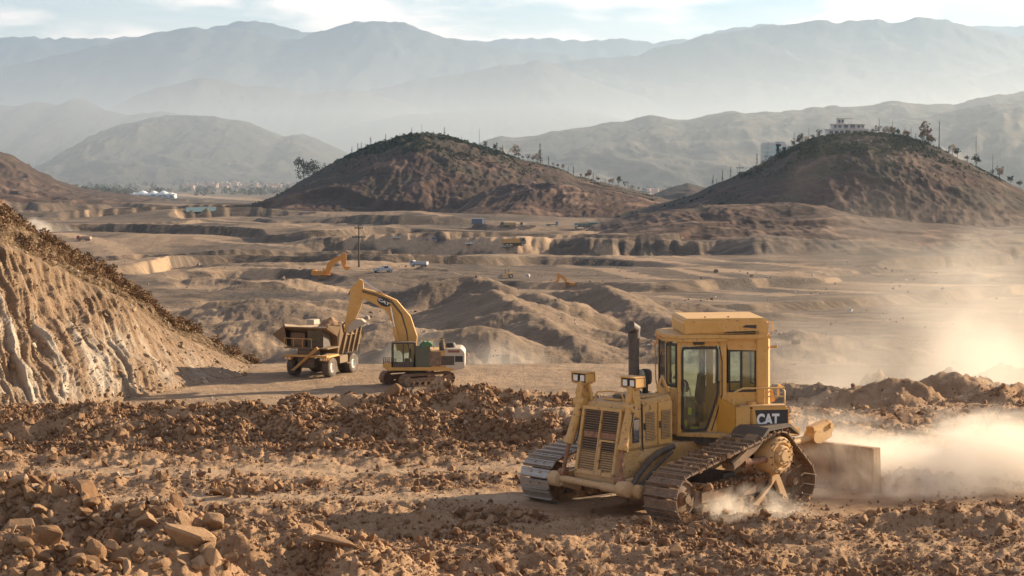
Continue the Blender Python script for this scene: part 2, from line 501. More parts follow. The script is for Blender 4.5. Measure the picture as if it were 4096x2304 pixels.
ROADS = [
    ([(60, 233), (110, 243), (160, 258), (200, 270), (260, 277)], 9, 1.0),
    ([(198, 238), (240, 243), (300, 246)], 6, .7),
    ([(355, 239), (400, 243), (450, 247), (500, 247), (530, 243), (565, 236)], 10, 1.0),
    ([(565, 236), (600, 228), (640, 221)], 14, .7),
    ([(440, 229), (520, 226), (600, 228), (680, 222)], 16, .65),
    ([(250, 198), (330, 203), (420, 212), (480, 221), (520, 224)], 9, .6),
    ([(520, 236), (620, 256), (740, 272), (880, 284), (1024, 290), (1150, 292)], 12, .8),
    ([(560, 262), (680, 280), (800, 296), (1024, 312)], 8, .6),
    ([(540, 282), (600, 285), (640, 290)], 9, .7),
    ([(0, 196), (60, 196), (170, 194), (330, 199)], 30, .8),
    ([(200, 300), (330, 310), (420, 318)], 5, .5),
    ([(100, 262), (200, 285), (300, 287), (360, 290)], 7, .8),
    ([(640, 262), (760, 284), (900, 300), (1060, 306)], 5, .8),
    ([(660, 296), (820, 318), (1060, 330)], 5, .7),
    ([(600, 248), (700, 258), (820, 268), (1060, 276)], 6, .7),
    ([(0, 205), (90, 212), (180, 216), (330, 226), (450, 236)], 7, .8),
    ([(120, 225), (200, 222), (300, 226)], 8, .8), ([(60, 250), (150, 275), (230, 288)], 6, .7),
    ([(170, 310), (250, 340), (330, 352)], 4, .8), ([(340, 300), (420, 306)], 5, .6),
]


# ------------------------------------------------------------ hills and mountains
def crest_ridge(name, D, pts, base, front, back, amp, spur, mat, seed, shape=1.0, nc=420, nr=70, on_land=False, rough=1.0, pale=0.0, scrub=0.0, scale=2.5156, crestvar=0.0):
    pts = [(a / scale, b / scale) for a, b in pts]
    px = np.array([p[0] for p in pts]); py = np.array([p[1] for p in pts])
    u = np.linspace(px[0], px[-1], nc)
    # smooth the crest line, then roughen it as real crests are
    c = np.interp(u, px, py)
    k = max(3, int(nc / 70) | 1)
    c = np.convolve(np.pad(c, k, mode='edge'), np.ones(k) / k, 'same')[k:-k]
    X0 = (u - 512) / F * D
    Zc = CZ + (160 - c) / F * D
    Zc = Zc + rough * D * 0.00032 * fbm(u / 16, u * 0 + seed, 5, seed)
    yy = D + crestvar * fbm(u / 60, u * 0 + 3.3, 2, seed + 9)
    v = np.concatenate([np.linspace(0, 1, nr), 1 + np.linspace(0, 1, nr // 3)[1:]])
    V, U = np.meshgrid(v, np.arange(nc), indexing='ij')
    Yc = yy[U]
    Yg = np.where(V <= 1, Yc - front * (1 - V), Yc + back * (V - 1))
    Xg = X0[U] * (Yg / D) ** 0.4
    if D > 6000: amp = amp * .45
    B = land(Xg, Yg, False) - 1.0 if on_land else np.full_like(Xg, base)
    a = np.clip(np.where(V <= 1, V, 2 - V), 0, 1)
    prof = a ** shape if shape >= 1 else np.sin(a * math.pi / 2) ** (1 / shape * 0.8)
    H = np.maximum(Zc[U] - B, 0)
    # water-cut gullies and spurs run down the slope, bending as they go
    wx = Xg + spur * 0.5 * perlin(Xg / spur / 2, Yg / spur / 2, seed + 5)
    g1 = ridged(wx / spur, Yg / spur * 0.35, 4, seed + 1, 0.5)
    g2 = ridged(wx / spur * 4.1, Yg / spur * 1.3, 3, seed + 2, 0.55)
    env = np.clip(4 * a * (1 - a), 0, 1) ** 0.7
    Z = B + H * prof + H * amp * env * (0.17 * (g1 - 0.6) + 0.03 * (g2 - .5))
    Z = Z + H * 0.018 * fbm(Xg / spur * 9, Yg / spur * 6, 4, seed + 3) * (a > 0)
    Z = np.where(H <= 0, B, Z)
    co = np.stack([Xg, Yg, Z], -1).reshape(-1, 3)
    me = np_mesh(name, co, grid_faces(len(v), nc))
    attr(me, 'pale', np.clip(pale * sstep(0.1, 0.9, fbm(Xg / spur * 1.5, Yg / spur * 3, 4, seed + 6) + 0.4 * (g1 - .8)), 0, 1))
    attr(me, 'scrub', np.clip(scrub * (sstep(-0.3, 0.5, fbm(Xg / spur * 1.2, Yg / spur, 4, seed + 7) + (a - .5))), 0, 1))
    o = link_mesh(name, me, mat)
    tag(o, kind='structure')
    return o, (Xg, Yg, Z, len(v), nc)


def build_mountains():
    r = crest_ridge
    r('mountain', 21000, [(-500, 95), (0, 95), (60, 97), (150, 100), (300, 98), (450, 88), (555, 72), (590, 58), (640, 54), (700, 64), (770, 82), (900, 90), (1100, 100),
       (1190, 106), (1300, 98), (1400, 100), (1480, 108), (1560, 98), (1640, 110), (1750, 95), (1850, 70), (1930, 62), (1980, 68), (2250, 60), (2700, 75), (3200, 90)], -60, 3500, 2500, .5, 1500, M_FAR, 301, 1.1, 500, 40)
    r('mountain', 17000, [(-500, 200), (-100, 185), (70, 160), (200, 130), (310, 105), (400, 85), (500, 70), (545, 80), (585, 71), (640, 82), (700, 100), (750, 104), (800, 85),
       (880, 60), (950, 57), (1010, 56), (1050, 75), (1130, 97), (1190, 110), (1300, 128), (1450, 142), (1700, 190), (2000, 260), (3200, 280)], -60, 4200, 2500, .9, 1500, M_FAR, 311, 1.15, 500, 60)
    r('mountain', 13500, [(500, 380), (740, 345), (900, 300), (1050, 245), (1150, 215), (1260, 182), (1400, 162), (1500, 147), (1600, 140), (1680, 116), (1750, 95), (1850, 78), (1950, 70), (2050, 54), (2130, 60), (2190, 51),
       (2250, 58), (2290, 47), (2350, 49), (2420, 65), (2576, 95), (2800, 105), (3300, 150)], -60, 3800, 2500, 1.0, 1300, M_FAR, 321, 1.2, 500, 70)
    r('mountain', 11800, [(600, 330), (780, 250), (850, 240), (900, 235), (1000, 215), (1050, 200), (1150, 188), (1230, 172), (1300, 162), (1360, 153), (1390, 165), (1500, 210), (1700, 270), (1900, 330)], -60, 2800, 2000, .8, 1000, M_FAR, 331, 1.2, 400, 50)
    r('mountain', 10500, [(1800, 300), (1950, 265), (2100, 240), (2250, 215), (2400, 190), (2450, 195), (2600, 165), (2800, 150), (3200, 150)], -60, 2400, 2000, .8, 900, M_FAR, 336, 1.2, 300, 40)
    r('mountain', 9300, [(150, 350), (290, 272), (350, 240), (430, 215), (480, 205), (520, 193), (560, 205), (620, 218), (700, 221), (760, 240), (830, 230), (890, 227), (950, 240), (1020, 262), (1100, 300), (1250, 350)], -60, 2200, 1500, .9, 800, M_FAR, 341, 1.15, 400, 60)
    r('mountain', 8200, [(700, 360), (850, 325), (1000, 292), (1100, 283), (1250, 272), (1350, 265), (1450, 274), (1550, 298), (1700, 330), (2000, 350)], -60, 1800, 1200, .8, 700, M_FAR, 351, 1.15, 300, 40)
    r('mountain', 6800, [(-500, 230), (-200, 245), (0, 262), (50, 268), (90, 253), (130, 264), (150, 265), (200, 247), (240, 260), (270, 277), (320, 290), (400, 280), (440, 286), (500, 300), (600, 330), (760, 390), (850, 420)],
      -60, 1700, 1200, 1.0, 520, M_RIDGE, 361, 1.1, 420, 80, scrub=.4)
    r('hill', 4800, [(60, 470), (130, 430), (180, 385), (240, 342), (320, 312), (400, 296), (460, 290), (520, 294), (560, 300), (600, 303), (640, 314), (690, 332), (720, 346), (760, 337), (800, 350), (860, 378), (900, 398), (1000, 440)],
      -52, 1100, 800, .8, 330, M_RIDGE, 371, 1.0, 420, 90, pale=.3, scrub=.5)
    r('hill', 3700, [(1050, 450), (1150, 390), (1210, 358), (1260, 343), (1300, 348), (1400, 330), (1500, 315), (1600, 298), (1640, 288), (1700, 304), (1740, 299), (1840, 278), (1870, 286), (1960, 281), (2100, 267), (2180, 269), (2240, 252), (2300, 262),
       (2400, 264), (2470, 244), (2576, 234), (2800, 220), (3300, 215)], -48, 950, 800, .75, 300, M_RIDGE, 381, 1.0, 640, 90, pale=.35, scrub=.5)
    r('hill', 3200, [(1950, 430), (2060, 390), (2150, 335), (2230, 315), (2300, 300), (2360, 286), (2450, 266), (2576, 263), (2800, 270), (3300, 250)], -46, 620, 800, 1.1, 260, M_RIDGE, 391, 1.0, 420, 70, pale=.4, scrub=.5)
    # nearer hills rising out of the workings
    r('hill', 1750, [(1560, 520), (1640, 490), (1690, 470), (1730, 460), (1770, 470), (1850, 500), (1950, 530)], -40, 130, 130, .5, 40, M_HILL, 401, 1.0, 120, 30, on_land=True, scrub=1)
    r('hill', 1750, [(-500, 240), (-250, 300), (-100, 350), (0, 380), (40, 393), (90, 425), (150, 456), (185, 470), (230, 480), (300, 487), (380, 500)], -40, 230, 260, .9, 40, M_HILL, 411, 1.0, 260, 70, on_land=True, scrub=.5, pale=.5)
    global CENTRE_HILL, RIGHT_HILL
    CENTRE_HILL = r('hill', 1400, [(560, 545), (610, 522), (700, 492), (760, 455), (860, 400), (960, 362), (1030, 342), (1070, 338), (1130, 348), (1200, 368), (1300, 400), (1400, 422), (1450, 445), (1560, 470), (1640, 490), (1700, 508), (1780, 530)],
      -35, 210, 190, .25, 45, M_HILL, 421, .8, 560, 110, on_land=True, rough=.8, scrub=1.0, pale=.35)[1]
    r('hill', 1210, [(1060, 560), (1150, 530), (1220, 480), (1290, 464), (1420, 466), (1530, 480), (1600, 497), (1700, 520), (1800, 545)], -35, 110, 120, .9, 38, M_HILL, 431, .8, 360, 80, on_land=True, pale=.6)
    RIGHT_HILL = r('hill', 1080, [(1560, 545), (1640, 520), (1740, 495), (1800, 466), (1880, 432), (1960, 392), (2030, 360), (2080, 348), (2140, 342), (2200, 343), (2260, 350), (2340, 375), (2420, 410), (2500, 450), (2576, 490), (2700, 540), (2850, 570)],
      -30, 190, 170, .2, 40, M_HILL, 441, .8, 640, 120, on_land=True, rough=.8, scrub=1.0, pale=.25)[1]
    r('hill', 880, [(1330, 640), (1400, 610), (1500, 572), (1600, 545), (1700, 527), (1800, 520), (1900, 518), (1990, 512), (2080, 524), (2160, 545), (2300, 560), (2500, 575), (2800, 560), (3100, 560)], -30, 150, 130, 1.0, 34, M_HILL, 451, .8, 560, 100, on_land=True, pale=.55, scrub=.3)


# ------------------------------------------------------------ the cut hillside on the left
def build_cut():
    # foot line and crest line; the face between them is scored by steep gullies
    foot = [P(-420, 500, 80), P(-160, 450, 97), P(0, 417, 108), P(60, 405, 113), P(120, 393, 120), P(180, 383, 127), P(258, 374, 137), P(300, 371, 141)]
    lip = [P(-420, 270, 92), P(-160, 262, 108), P(0, 245, 118), P(40, 262, 122), P(85, 285, 127), P(125, 300, 131), P(165, 330, 136), P(210, 350, 140), P(258, 369, 142), P(300, 371.5, 143)]
    crest = [P(-420, 120, 112), P(-160, 175, 122), P(0, 209, 131), P(45, 238, 134), P(90, 262, 137), P(135, 288, 140), P(170, 318, 142), P(215, 340, 144), P(258, 366, 145), P(300, 371, 145)]
    def line(pts, n):
        a = np.array([[p.x, p.y, p.z] for p in pts])
        s = np.concatenate([[0], np.cumsum(np.linalg.norm(np.diff(a, axis=0), axis=1))]); s /= s[-1]
        t = np.linspace(0, 1, n)
        return np.stack([np.interp(t, s, a[:, k]) for k in range(3)], -1)
    # resample by x so that the three lines correspond
    nu = 700
    def byx(pts):
        a = np.array([[(p.x / p.y) , p.x, p.y, p.z] for p in pts])
        t = np.linspace(a[0, 0], a[-1, 0], nu)
        out = np.stack([np.interp(t, a[:, 0], a[:, k]) for k in (1, 2, 3)], -1)
        k = np.ones(15) / 15
        for c in range(3):
            out[:, c] = np.convolve(np.pad(out[:, c], 7, mode='edge'), k, 'valid')
        return out
    Fo, Li, Cr = byx(foot), byx(lip), byx(crest)
    Fo[:, 2] = np.minimum(Fo[:, 2], -9.3)
    nf, nl, nb = 170, 90, 16
    rows = []
    for i in range(nf):
        v = i / nf
        rows.append(Fo + (Li - Fo) * np.array([v, v, v ** 0.92]))
    for i in range(nl):
        v = i / nl
        w = v ** 0.9
        rows.append(Li + (Cr - Li) * np.array([v, v, w]))
    back = Cr + np.array([-8, 30, -9])
    for i in range(nb):
        v = i / (nb - 1)
        rows.append(Cr + (back - Cr) * np.array([v, v, v * v]))
    A = np.stack(rows)
    nr = len(rows)
    U = np.cumsum(np.concatenate([[0], np.hypot(np.diff(Fo[:, 0]), np.diff(Fo[:, 1]))]))[None, :] * np.ones((nr, 1))
    Vv = (np.concatenate([np.arange(nf) / nf, 1 + np.arange(nl) / nl, 2 + np.arange(nb) / nb]))[:, None] * np.ones((1, nu))
    # strata lean to the right going down
    S = U + 6.5 * Vv + 0.5 * fbm(U / 5, Vv * 2, 3, 501)
    hgt = (Li[:, 2] - Fo[:, 2])[None, :]
    face = sstep(0.02, 0.16, Vv) * (1 - sstep(0.9, 1.12, Vv))
    g = ridged(S / 1.7, Vv * 1.0 + U / 30, 5, 503, 0.66) * 0.34 + fbm(S / .7, Vv * 2.6, 4, 504) * .30 + ridged(S / 8.5, Vv * 0.6, 3, 505) * 0.5
    brk = fbm(S / 0.9, Vv * 9, 4, 506) * 0.22
    size = np.clip(hgt / 9.0, 0.12, 1)
    disp = face * (g - 0.7 + brk * 1.2) * size * .8 + face * size * 0.9 * fbm(U / 9, Vv * 2.2, 3, 511)
    top = sstep(1.0, 1.15, Vv)
    disp += top * (0.35 * fbm(U / 3, Vv * 8, 4, 507) + 0.22 * fbm(U / .8, Vv * 22, 3, 508)) * np.clip(size * 1.5, .2, 1)
    disp += (1 - sstep(0.0, 0.14, Vv)) * 0.35 * fbm(U / 1.5, Vv * 20, 3, 509) * size
    nrm = np.array([0.62, -0.62, 0.48])
    A = A + disp[..., None] * nrm
    me = np_mesh('cut_hillside', A.reshape(-1, 3), grid_faces(nr, nu))
    pale = face * sstep(0.0, 0.7, 0.75 * (g - 0.95) + 0.6 * fbm(S / 3, Vv * .5, 4, 510) + 0.42 - 0.9 * sstep(.5, .95, Vv)) * (1 - 0.75 * sstep(24, 44, U - U[0, 180]))
    attr(me, 'pale', np.clip(pale, 0, 1))
    attr(me, 'scrub', np.clip(top * 0.9 + 0.35 * sstep(.7, 1, Vv), 0, 1))
    m = soil_mat('cut_rock_face', (0.22, 0.145, 0.09), (0.31, 0.21, 0.135), (0.38, 0.28, 0.19), 0.9, 0.28, pale=(0.50, 0.44, 0.36), green=(0.10, 0.066, 0.036), streak=(1, 1, .3))
    o = link_mesh('hillside', me, m)
    tag(o, kind='structure')
    return A


def volume_box(name, lo, hi, dens, col, aniso, kind='stuff'):
    x0, y0, z0 = lo; x1, y1, z1 = hi
    co = np.array([(x, y, z) for z in (z0, z1) for y in (y0, y1) for x in (x0, x1)], float)
    fc = np.array([(0, 2, 3, 1), (4, 5, 7, 6), (0, 1, 5, 4), (2, 6, 7, 3), (0, 4, 6, 2), (1, 3, 7, 5)])
    me = np_mesh(name, co, fc, smooth=False)
    m, T = new_mat(name + '_air')
    v = T.n('ShaderNodeVolumePrincipled', {'Color': (*col, 1), 'Density': dens, 'Anisotropy': aniso})
    T.n('ShaderNodeOutputMaterial', {'Volume': v.outputs[0]})
    o = link_mesh(name, me, m)
    tag(o, kind=kind)
    return o


build_ground()
build_mountains()
CUT = build_cut()
volume_box('haze', (-17000, -300, -62), (17000, 24500, 1320), 3.4e-5, (0.40, 0.64, 0.94), 0.4)
volume_box('valley_mist', (-16000, 1500, -61.5), (16000, 24000, 225), 2.0e-4, (0.68, 0.75, 0.81), 0.5)

import bmesh


# ------------------------------------------------------------ mesh builder
class MB:
    def __init__(s):
        s.v = []; s.f = []; s.sm = []

    def add(s, vs, fs, smooth=False):
        o = len(s.v)
        s.v += [tuple(p) for p in vs]
        s.f += [tuple(i + o for i in f) for f in fs]
        s.sm += [smooth] * len(fs)
        return s

    def box(s, c, size, rot=None):
        """axis box; rot is a Matrix about the centre"""
        hx, hy, hz = size[0] / 2, size[1] / 2, size[2] / 2
        vs = [Vector((x, y, z)) for x in (-hx, hx) for y in (-hy, hy) for z in (-hz, hz)]
        if rot is not None: vs = [rot @ p for p in vs]
        vs = [p + Vector(c) for p in vs]
        return s.add(vs, [(0, 1, 3, 2), (4, 6, 7, 5), (0, 4, 5, 1), (2, 3, 7, 6), (0, 2, 6, 4), (1, 5, 7, 3)])

    def bb(s, x0, x1, y0, y1, z0, z1):
        return s.box(((x0 + x1) / 2, (y0 + y1) / 2, (z0 + z1) / 2), (abs(x1 - x0), abs(y1 - y0), abs(z1 - z0)))

    def prism(s, poly, axis, lo, hi, poly2=None):
        """polygon extruded along an axis; poly in the two other coordinates, in order"""
        n = len(poly)
        def put(p, t):
            if axis == 'y': return (p[0], t, p[1])
            if axis == 'x': return (t, p[0], p[1])
            return (p[0], p[1], t)
        vs = [put(p, lo) for p in poly] + [put(p, hi) for p in (poly2 or poly)]
        fs = [tuple(range(n)), tuple(range(2 * n - 1, n - 1, -1))]
        fs += [(i, i + n, (i + 1) % n + n, (i + 1) % n) for i in range(n)]
        return s.add(vs, fs)

    def cyl(s, p0, p1, r0, r1=None, n=16, caps=True):
        p0 = Vector(p0); p1 = Vector(p1); r1 = r0 if r1 is None else r1
        d = (p1 - p0).normalized()
        a = d.orthogonal().normalized(); b = d.cross(a)
        vs = []
        for p, r in ((p0, r0), (p1, r1)):
            for i in range(n):
                t = 2 * math.pi * i / n
                vs.append(p + (a * math.cos(t) + b * math.sin(t)) * r)
        s.add(vs, [(i, (i + 1) % n, (i + 1) % n + n, i + n) for i in range(n)], True)
        if caps:
            s.add(vs[:n], [tuple(range(n - 1, -1, -1))]); s.add(vs[n:], [tuple(range(n))])
        return s

    def tube(s, pts, r, n=8):
        pts = [Vector(p) for p in pts]
        rings = []
        a = None
        for i, p in enumerate(pts):
            d = (pts[min(i + 1, len(pts) - 1)] - pts[max(i - 1, 0)]).normalized()
            if a is None: a = d.orthogonal().normalized()
            a = (a - d * a.dot(d)).normalized(); b = d.cross(a)
            rr = r[i] if isinstance(r, (list, tuple)) else r
            rings.append([p + (a * math.cos(2 * math.pi * k / n) + b * math.sin(2 * math.pi * k / n)) * rr for k in range(n)])
        vs = [q for g in rings for q in g]
        fs = [(i * n + k, i * n + (k + 1) % n, (i + 1) * n + (k + 1) % n, (i + 1) * n + k) for i in range(len(pts) - 1) for k in range(n)]
        s.add(vs, fs, True)
        s.add(rings[0], [tuple(range(n - 1, -1, -1))]); s.add(rings[-1], [tuple(range(n))])
        return s

    def lathe(s, c, axis, prof, n=24):
        """prof: (distance along the axis, radius)"""
        c = Vector(c); d = Vector(axis).normalized(); a = d.orthogonal().normalized(); b = d.cross(a)
        vs = []
        for h, r in prof:
            for k in range(n):
                t = 2 * math.pi * k / n
                vs.append(c + d * h + (a * math.cos(t) + b * math.sin(t)) * max(r, 1e-4))
        m = len(prof)
        s.add(vs, [(i * n + k, i * n + (k + 1) % n, (i + 1) * n + (k + 1) % n, (i + 1) * n + k) for i in range(m - 1) for k in range(n)], True)
        return s

    def mesh(s, name, bevel=0.0, seg=2):
        me = bpy.data.meshes.new(name)
        me.from_pydata([tuple(v) for v in s.v], [], s.f)
        me.polygons.foreach_set('use_smooth', s.sm)
        bm = bmesh.new(); bm.from_mesh(me)
        bmesh.ops.recalc_face_normals(bm, faces=bm.faces)
        if bevel > 0:
            es = [e for e in bm.edges if len(e.link_faces) == 2 and e.calc_face_angle(0) > 0.6]
            bmesh.ops.bevel(bm, geom=es, offset=bevel, segments=seg, affect='EDGES', clamp_overlap=True)
        for e in bm.edges:
            if len(e.link_faces) == 2 and e.calc_face_angle(0) > 0.7: e.smooth = False
        bm.to_mesh(me); bm.free()
        return me

    def build(s, name, mat=None, parent=None, bevel=0.0, seg=2, label=None, kind=None):
        o = link_mesh(name, s.mesh(name, bevel, seg), mat, parent)
        return tag(o, label=label, kind=kind)


def rotY(a): return Matrix.Rotation(a, 3, 'Y')
def rotX(a): return Matrix.Rotation(a, 3, 'X')
def rotZ(a): return Matrix.Rotation(a, 3, 'Z')


# ------------------------------------------------------------ machine materials
def paint(name, col, dust=(0.42, 0.28, 0.16), amount=0.4, rough=0.5, metal=0.0, scale=3.0, low=0.0, rust=0.0):
    """sprayed metal with settled dust, chips and grime"""
    m, T = new_mat(name)
    co = T.n('ShaderNodeTexCoord').outputs['Object']
    a = T.noise(co, scale, 8, 0.65, 0.4); b = T.noise(co, scale * 9, 5, 0.7)
    sx = T.n('ShaderNodeMapping', {'Vector': co, 'Scale': (1, 1, .12)}).outputs[0]
    st = T.noise(sx, scale * 5, 5, 0.65)
    c = T.mix(T.ramp(a, [(0.3, 0), (0.7, 1)]), tuple(k * 0.86 for k in col), tuple(min(1, k * 1.08) for k in col))
    if rust > 0:
        c = T.mix(T.ramp(T.noise(co, scale * 4, 7, 0.75), [(0.60 - rust * .2, 0), (0.68 - rust * .15, 1)]), c, (0.10, 0.045, 0.02))
    f = T.math('ADD', T.math('MULTIPLY', T.ramp(a, [(0.35, 0), (0.65, 1)]), 0.5), T.math('MULTIPLY', T.ramp(st, [(0.4, 0), (0.7, 1)]), 0.5))
    if low:
        z = T.n('ShaderNodeSeparateXYZ', {0: co}).outputs[2]
        f = T.math('ADD', f, T.math('MULTIPLY', T.math('SUBTRACT', low, z), 0.8))
    f = T.math('MULTIPLY', f, amount * 2, clamp=True)
    f = T.math('MULTIPLY', f, T.ramp(b, [(0.25, 0.6), (0.6, 1)]))
    nz = T.n('ShaderNodeSeparateXYZ', {0: T.n('ShaderNodeNewGeometry').outputs['Normal']}).outputs[2]
    top = T.math('MULTIPLY', T.ramp(nz, [(0.55, 0), (0.95, 0.75)]), min(1, amount * 2.2))
    f = T.math('MAXIMUM', f, top)
    c = T.mix(f, c, dust)
    ro = T.math('ADD', rough, T.math('MULTIPLY', f, 0.9 - rough), clamp=True)
    bm = T.n('ShaderNodeBump', {'Height': b, 'Distance': 0.006, 'Strength': 0.5})
    bs = T.n('ShaderNodeBsdfPrincipled', {'Base Color': c, 'Roughness': ro, 'Metallic': metal, 'Normal': bm.outputs[0]})
    T.n('ShaderNodeOutputMaterial', {'Surface': bs.outputs[0]})
    return m


def glass(name, tint=(0.90, 0.99, 0.94), rough=0.03, dust=0.10):
    m, T = new_mat(name)
    co = T.n('ShaderNodeTexCoord').outputs['Object']
    tr = T.n('ShaderNodeBsdfTransparent', {'Color': (*tint, 1)})
    gl = T.n('ShaderNodeBsdfGlossy', {'Color': (1, 1, 1, 1), 'Roughness': rough})
    fr = T.n('ShaderNodeFresnel', {'IOR': 1.5}).outputs[0]
    mx = T.n('ShaderNodeMixShader', {0: fr, 1: tr.outputs[0], 2: gl.outputs[0]})
    df = T.n('ShaderNodeBsdfDiffuse', {'Color': (0.45, 0.36, 0.26, 1)})
    d = T.math('MULTIPLY', T.ramp(T.noise(co, 2.5, 6, 0.7), [(0.3, 0.2), (0.7, 1)]), dust)
    m2 = T.n('ShaderNodeMixShader', {0: d, 1: mx.outputs[0], 2: df.outputs[0]})
    T.n('ShaderNodeOutputMaterial', {'Surface': m2.outputs[0]})
    return m


def plain(name, col, rough=0.6, metal=0.0, emit=None):
    m, T = new_mat(name)
    co = T.n('ShaderNodeTexCoord').outputs['Object']
    c = T.mix(T.noise(co, 6, 5, 0.6), tuple(k * 0.8 for k in col), tuple(min(1, k * 1.15) for k in col))
    bs = T.n('ShaderNodeBsdfPrincipled', {'Base Color': c, 'Roughness': rough, 'Metallic': metal})
    T.n('ShaderNodeOutputMaterial', {'Surface': bs.outputs[0]})
    return m


M_YEL = paint('yellow_paint', (0.66, 0.345, 0.07), dust=(.54, .37, .20), amount=0.30, rough=0.45, rust=.12)
M_YDUST = paint('dusty_yellow_paint', (0.58, 0.33, 0.10), dust=(.50, .34, .20), amount=0.6, rough=0.5, low=0.9, rust=.25)
M_MUD = paint('muddy_steel', (0.12, 0.08, 0.055), dust=(0.34, 0.215, 0.125), amount=0.6, rough=0.7, scale=5)
M_STEEL = paint('worn_steel', (0.42, 0.39, 0.36), dust=(0.36, 0.24, 0.15), amount=0.35, rough=0.35, metal=0.8, scale=6)
M_DARK = paint('dark_steel', (0.05, 0.045, 0.04), dust=(0.26, 0.17, 0.10), amount=0.28, rough=0.6, scale=4)
M_BLACK = paint('black_rubber', (0.02, 0.02, 0.02), dust=(0.25, 0.17, 0.11), amount=0.16, rough=0.6)
M_TYRE = paint('tyre_rubber', (0.028, 0.026, 0.025), dust=(0.36, 0.27, 0.19), amount=0.4, rough=0.85, scale=3)
M_RUST = paint('rusty_paint', (0.28, 0.12, 0.06), dust=(0.35, 0.2, 0.12), amount=0.35, rough=0.7, rust=.6)
M_WHITE = paint('white_paint', (0.72, 0.70, 0.66), amount=0.2, rough=0.4)
M_GLASS = glass('tinted_cab_glass')
M_LENS = plain('lamp_lens', (0.75, 0.72, 0.66), 0.15)
M_SEAT = plain('dark_seat_cloth', (0.035, 0.03, 0.028), 0.85)
M_INNER = plain('cab_lining', (0.10, 0.09, 0.07), 0.8)
M_CHROME = plain('chromed_rod', (0.6, 0.58, 0.55), 0.2, 1.0)
M_LETTER = plain('white_lettering', (0.78, 0.76, 0.72), 0.5)
M_DECAL = plain('black_decal', (0.03, 0.03, 0.032), 0.45)
M_RED = plain('red_stripe', (0.42, 0.04, 0.05), 0.5)
M_LIMEY = plain('yellow_green_fittings', (0.42, 0.40, 0.06), 0.6)


def text_mesh(body, size, extrude=0.004, bold=0.0, shear=0.0):
    cu = bpy.data.curves.new('lettering', 'FONT')
    cu.body = body; cu.size = size; cu.extrude = extrude; cu.offset = bold; cu.shear = shear
    cu.align_x = 'CENTER'; cu.align_y = 'CENTER'; cu.resolution_u = 4
    o = bpy.data.objects.new('lettering', cu)
    COL.objects.link(o)
    dg = bpy.context.evaluated_depsgraph_get()
    me = bpy.data.meshes.new_from_object(o.evaluated_get(dg))
    bpy.data.objects.remove(o)
    me.materials.clear()
    return me


def hull2(pts):
    pts = sorted(set(pts))
    def half(ps):
        h = []
        for p in ps:
            while len(h) > 1 and (h[-1][0] - h[-2][0]) * (p[1] - h[-2][1]) - (h[-1][1] - h[-2][1]) * (p[0] - h[-2][0]) <= 0: h.pop()
            h.append(p)
        return h
    a = half(pts); b = half(pts[::-1])
    return a[:-1] + b[:-1]


def belt(circles, n):
    """closed loop round circles (x,z,r): n evenly spaced (x, z, angle)"""
    pts = []
    for (x, z, r) in circles:
        for k in range(120):
            t = 2 * math.pi * k / 120
            pts.append((round(x + r * math.cos(t), 5), round(z + r * math.sin(t), 5)))
    h = hull2(pts)
    h = np.array(h + [h[0]])
    s = np.concatenate([[0], np.cumsum(np.hypot(*np.diff(h, axis=0).T))])
    t = np.linspace(0, s[-1], n + 1)[:-1]
    x = np.interp(t, s, h[:, 0]); z = np.interp(t, s, h[:, 1])
    x2 = np.interp((t + 0.02) % s[-1], s, h[:, 0]); z2 = np.interp((t + .02) % s[-1], s, h[:, 1])
    x1 = np.interp((t - 0.02) % s[-1], s, h[:, 0]); z1 = np.interp((t - .02) % s[-1], s, h[:, 1])
    return [(a, b, math.atan2(d - f, c - e)) for a, b, c, d, e, f in zip(x, z, x2, z2, x1, z1)], s[-1]


def make_track(parent, y, width, circles, nshoe, mat_shoe, mat_chain, pitch_gap=0.012, thick=0.03, grouser=0.055, side=1, shoes=True):
    loop, L = belt(circles, nshoe)
    pitch = L / nshoe
    # chain: an inner band of link plates on both sides of the wheels
    c = MB()
    inner, _ = belt([(x, z, r) for x, z, r in circles], nshoe * 2)
    for sy in (-1, 1):
        yy = y + sy * width * 0.15
        vs = []; n = len(inner)
        for (x, z, a) in inner:
            nx, nz = math.sin(a), -math.cos(a)
            for dd in (0.0, -0.11):
                for dy in (-0.028, 0.028):
                    vs.append((x + nx * dd, yy + dy, z + nz * dd))
        fs = []
        for i in range(n):
            j = (i + 1) % n
            for p, q in ((0, 1), (1, 3), (3, 2), (2, 0)):
                fs.append((4 * i + p, 4 * i + q, 4 * j + q, 4 * j + p))
        c.add(vs, fs)
    tr = c.build('track_chain', mat_chain, parent)
    if not shoes: return tr
    sh = MB()
    sh.box((0, 0, thick / 2), (pitch - pitch_gap, width, thick))
    sh.box((-pitch * 0.42 + .01, 0, thick + grouser / 2 - .004), (0.022, width * 0.985, grouser))
    sh.box((pitch * 0.30, 0, thick + .006), (0.03, width * .985, .014))
    for k in (-1, 1):
        sh.box((0.02, k * width * 0.15, thick + .008), (0.03, 0.05, .02))
    me = sh.mesh('track_shoe', 0.005, 1)
    me.materials.append(mat_shoe)
    rng = random.Random(int(y * 100) + nshoe)
    for (x, z, a) in loop:
        o = bpy.data.objects.new('track_shoe', me)
        COL.objects.link(o); o.parent = tr
        nx, nz = math.sin(a), -math.cos(a)
        # x axis of the shoe along the belt, z axis outwards
        M = Matrix(((math.cos(a), 0, nx), (0, 1, 0), (math.sin(a), 0, nz)))
        M.col[1] = M.col[2].cross(M.col[0])
        o.matrix_local = Matrix.Translation((x, y, z)) @ M.to_4x4() @ Matrix.Rotation(rng.uniform(-.015, .015), 4, 'Y')
    return tr


def wheel_disc(mb, c, y0, y1, prof_r, n=28):
    pass


